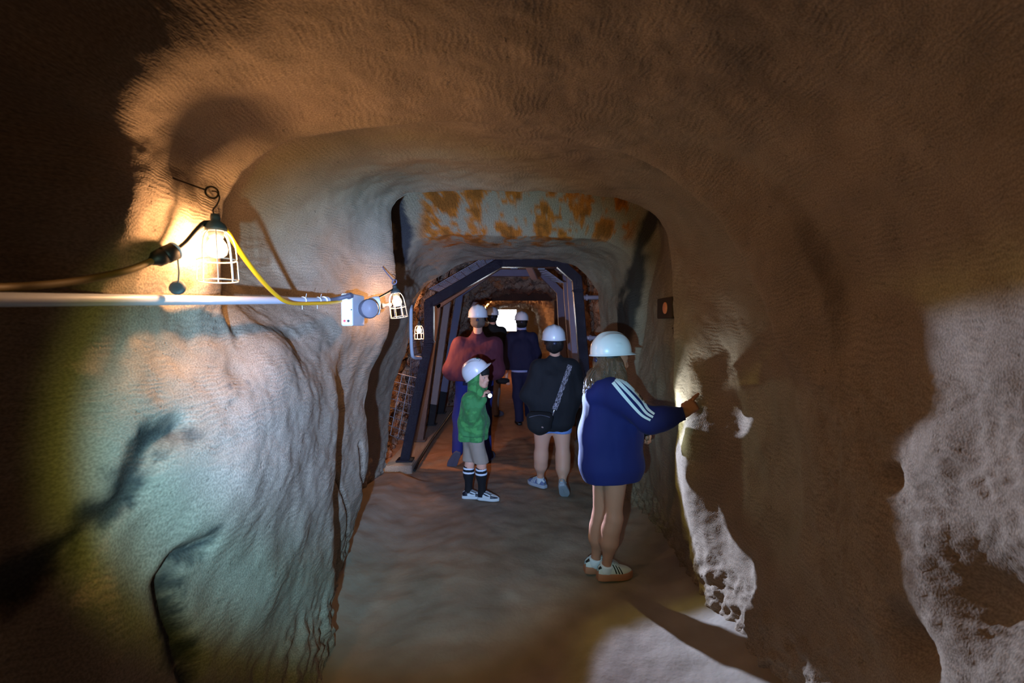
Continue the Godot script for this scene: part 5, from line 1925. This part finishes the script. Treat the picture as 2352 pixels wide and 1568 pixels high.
func walker(label: String, hc: Vector3, hs: float, neck: Vector3, j: Array, wide: float, jacket: Material, hem: Vector3, trousers: Material, hair: Material, shoes: Material, feet: Array, cell: float, hat_tilt: float, puff := 1.0) -> Node3D:
	# someone seen from behind: j = shoulders, elbows, wrists, hips, knees, ankles, each left then right
	var base: Vector3 = ((feet[0][0] + feet[1][0]) / 2) * Vector3(1, 0, 1)
	var t := thing("person", label, "person", base)
	var sh: Vector3 = -base
	var sL: Vector3 = j[0]
	var sR: Vector3 = j[1]
	var ch := (sL + sR) / 2 + Vector3(0, -.14, 0)
	var pe: Vector3 = (j[6] + j[7]) / 2 + Vector3(0, .06, 0)
	var b := blob(50)
	b.bone(neck + Vector3(0, -.05, 0), hc + Vector3(0, -.04, .01), .054)
	b.bone(sL, sR, .055)
	b.bone(ch, pe, .09)
	for s in 2:
		b.chain([j[s], j[2 + s], j[4 + s]], [.048, .04, .027])
		leg_skin(b, j[6 + s], j[8 + s], j[10 + s], Vector3(0, 0, .5), 1.0, .72)
	var mb := MB.new()
	b.mesh(mb, .016)
	var xf := head(mb, hc, Vector3(0, 0, -1), Vector3.UP, hs, .009)
	hand(mb, j[4], (j[4] - j[2]), Vector3(.8, 0, .3), -1.0, [.5, .6, .6, .6, .6], 1.0, .007)
	hand(mb, j[5], (j[5] - j[3]), Vector3(-.8, 0, .3), 1.0, [.5, .6, .6, .6, .6], 1.0, .007)
	var body := part("body", mb.done(), M.skin, t, sh)
	face_parts(body, xf, Vector3.ZERO, hair)
	b = blob(80, .006)
	b.bone(xf * Vector3(0, .03, -.035), xf * Vector3(0, -.02, -.042), .084, .073)
	b.bone(xf * Vector3(-.035, -.045, -.045), xf * Vector3(.035, -.045, -.045), .046)
	part("hair", skin_of(b, .008), hair, t, sh)
	b = blob(38, .012, Vector3(6, 3, 6))
	b.bone(sL + Vector3(.01, 0, 0), sR - Vector3(.01, 0, 0), .08)
	b.bone(neck + Vector3(0, .0, 0), neck + Vector3(0, -.03, 0), .064, .08)
	for q in [[.11, .04], [.11, -.04], [-.11, .04], [-.11, -.04], [0, .05], [0, -.05], [.06, .05], [-.06, .05]]:
		var o: Vector3 = Vector3(q[0] * wide, 0, q[1])
		b.chain([ch + o * .9, ch.lerp(hem, .5) + o * 1.05, hem + o + Vector3(0, .05, 0), hem + o * .9], [.10, .105, .10, .085])
	for s in 2:
		b.chain([j[s], j[2 + s], j[4 + s]], [.080 * puff, .066 * puff, .040])
	b.cut(hem, Vector3(0, -1, 0))
	part("jacket", skin_of(b, cell), jacket, t, sh)
	b = blob(50, .008, Vector3(7, 4, 7))
	b.bone(j[6] + Vector3(.02, .07, 0), j[7] + Vector3(-.02, .07, 0), .115)
	for s in 2:
		var a: Vector3 = j[10 + s]
		b.chain([j[6 + s], j[8 + s], a + (a - j[8 + s]).normalized() * .03], [.10, .082, .068])
		b.cut(a + (a - j[8 + s]).normalized() * .05 if s == 9 else Vector3(0, minf(j[10].y, j[11].y) - .04, 0), Vector3(0, -1, 0))
	part("trousers", skin_of(b, cell), trousers, t, sh)
	for q in feet:
		shoe(t, foot_frame(q[0], q[1], q[2]), .285, .028, M.shoe_grey if shoes == M.shoe_grey else M.shoe_black, shoes, M.shoe_black, "plain", sh)
	hard_hat(t, hc + Vector3(0, .038, 0), Vector3(0, hat_tilt, -1), Vector3(0, 1, hat_tilt), 1.02, sh, false, M.hat_shell)
	return t


func maroon_man() -> void:
	var fl := P(1052, 1040, 5.45)
	var fr := P(1120, 1062, 5.72)
	fr.y = .002
	var t := walker("man seen from behind in a maroon jumper and blue jeans, taking a step", P(1098, 733, 5.65), 1.02, P(1097, 765, 5.68),
		[P(1056, 792, 5.7), P(1136, 792, 5.7), P(1034, 850, 5.66), P(1143, 850, 5.66), P(1050, 858, 5.95), P(1128, 858, 5.95), P(1066, 885, 5.7), P(1114, 885, 5.7), P(1056, 958, 5.78), P(1112, 962, 5.72), P(1051, 1030, 5.55), P(1117, 1046, 5.74)],
		1.25, M.maroon_cloth, P(1086, 872, 5.7), M.jeans_cloth, M.hair_grey, M.shoe_grey, [[fl, Vector3(-.10, -.20, -.10), Vector3(0, .35, -.9)], [fr, Vector3(.15, 0, -1), Vector3.UP]], .013, .05, 1.15)
	var sh := -t.position
	part("belt", band(P(1086, 882, 5.69), P(1086, 872, 5.69), .155, .155, 0, 1), M.navy_cloth, t, sh)


func navy_man() -> void:
	var fl := P(1194, 972, 7.85)
	fl.y = .002
	var fr := P(1216, 960, 8.2)
	fr.y = .002
	var t := walker("man seen from behind in a navy jacket and trousers, in front of the bright exit", P(1198, 739, 7.8), 1.0, P(1198, 760, 7.82),
		[P(1174, 776, 7.84), P(1222, 776, 7.84), P(1166, 815, 7.84), P(1233, 815, 7.84), P(1163, 868, 7.75), P(1232, 848, 7.95), P(1189, 862, 7.84), P(1213, 862, 7.84), P(1190, 910, 7.84), P(1214, 908, 7.95), P(1193, 962, 7.84), P(1215, 948, 8.15)],
		.9, M.navy_cloth, P(1198, 848, 7.84), M.navy_cloth, M.hair_dark, M.brown_leather, [[fl + Vector3(0, 0, .06), Vector3(-.15, 0, -1), Vector3.UP], [fr + Vector3(0, 0, .06), Vector3(.1, 0, -1), Vector3.UP]], .015, .0)
	var sh := -t.position
	part("collar", band(P(1198, 757, 7.82), P(1198, 749, 7.82), .085, .075, 0, 1), M.collar_cloth, t, sh)
	part("shirt_tail", band(P(1196, 853, 7.84), P(1196, 845, 7.84), .155, .16, 0, 1), M.collar_cloth, t, sh)
	var b := blob(60)
	var c := P(1153, 874, 7.72)
	b.bone(c + Vector3(-.05, .0, 0), c + Vector3(.05, -.01, 0), .05, .042)
	b.bone(c + Vector3(.04, .0, 0), c + Vector3(.09, .0, .0), .032)
	whole("folded_cap", skin_of(b, .009), M.black_nylon, "black folded cap carried low in the navy man's left hand", "cap")


func black_man() -> void:
	var fl := P(1122, 952, 8.7)
	fl.y = .002
	var fr := P(1138, 957, 8.55)
	fr.y = .002
	walker("man in a black jacket and tan trousers, half hidden beyond the maroon jumper", P(1131, 727, 8.4), 1.0, P(1132, 745, 8.42),
		[P(1110, 762, 8.45), P(1152, 762, 8.45), P(1104, 800, 8.45), P(1160, 798, 8.45), P(1112, 835, 8.6), P(1150, 805, 8.75), P(1121, 850, 8.45), P(1142, 850, 8.45), P(1118, 900, 8.5), P(1137, 902, 8.4), P(1120, 945, 8.62), P(1137, 946, 8.5)],
		.95, M.charcoal_cloth, P(1131, 842, 8.45), M.tan_cloth, M.hair_dark, M.shoe_grey, [[fl + Vector3(0, 0, .05), Vector3(-.1, 0, -1), Vector3.UP], [fr + Vector3(0, 0, .05), Vector3(.45, 0, -.9), Vector3.UP]], .016, .0)
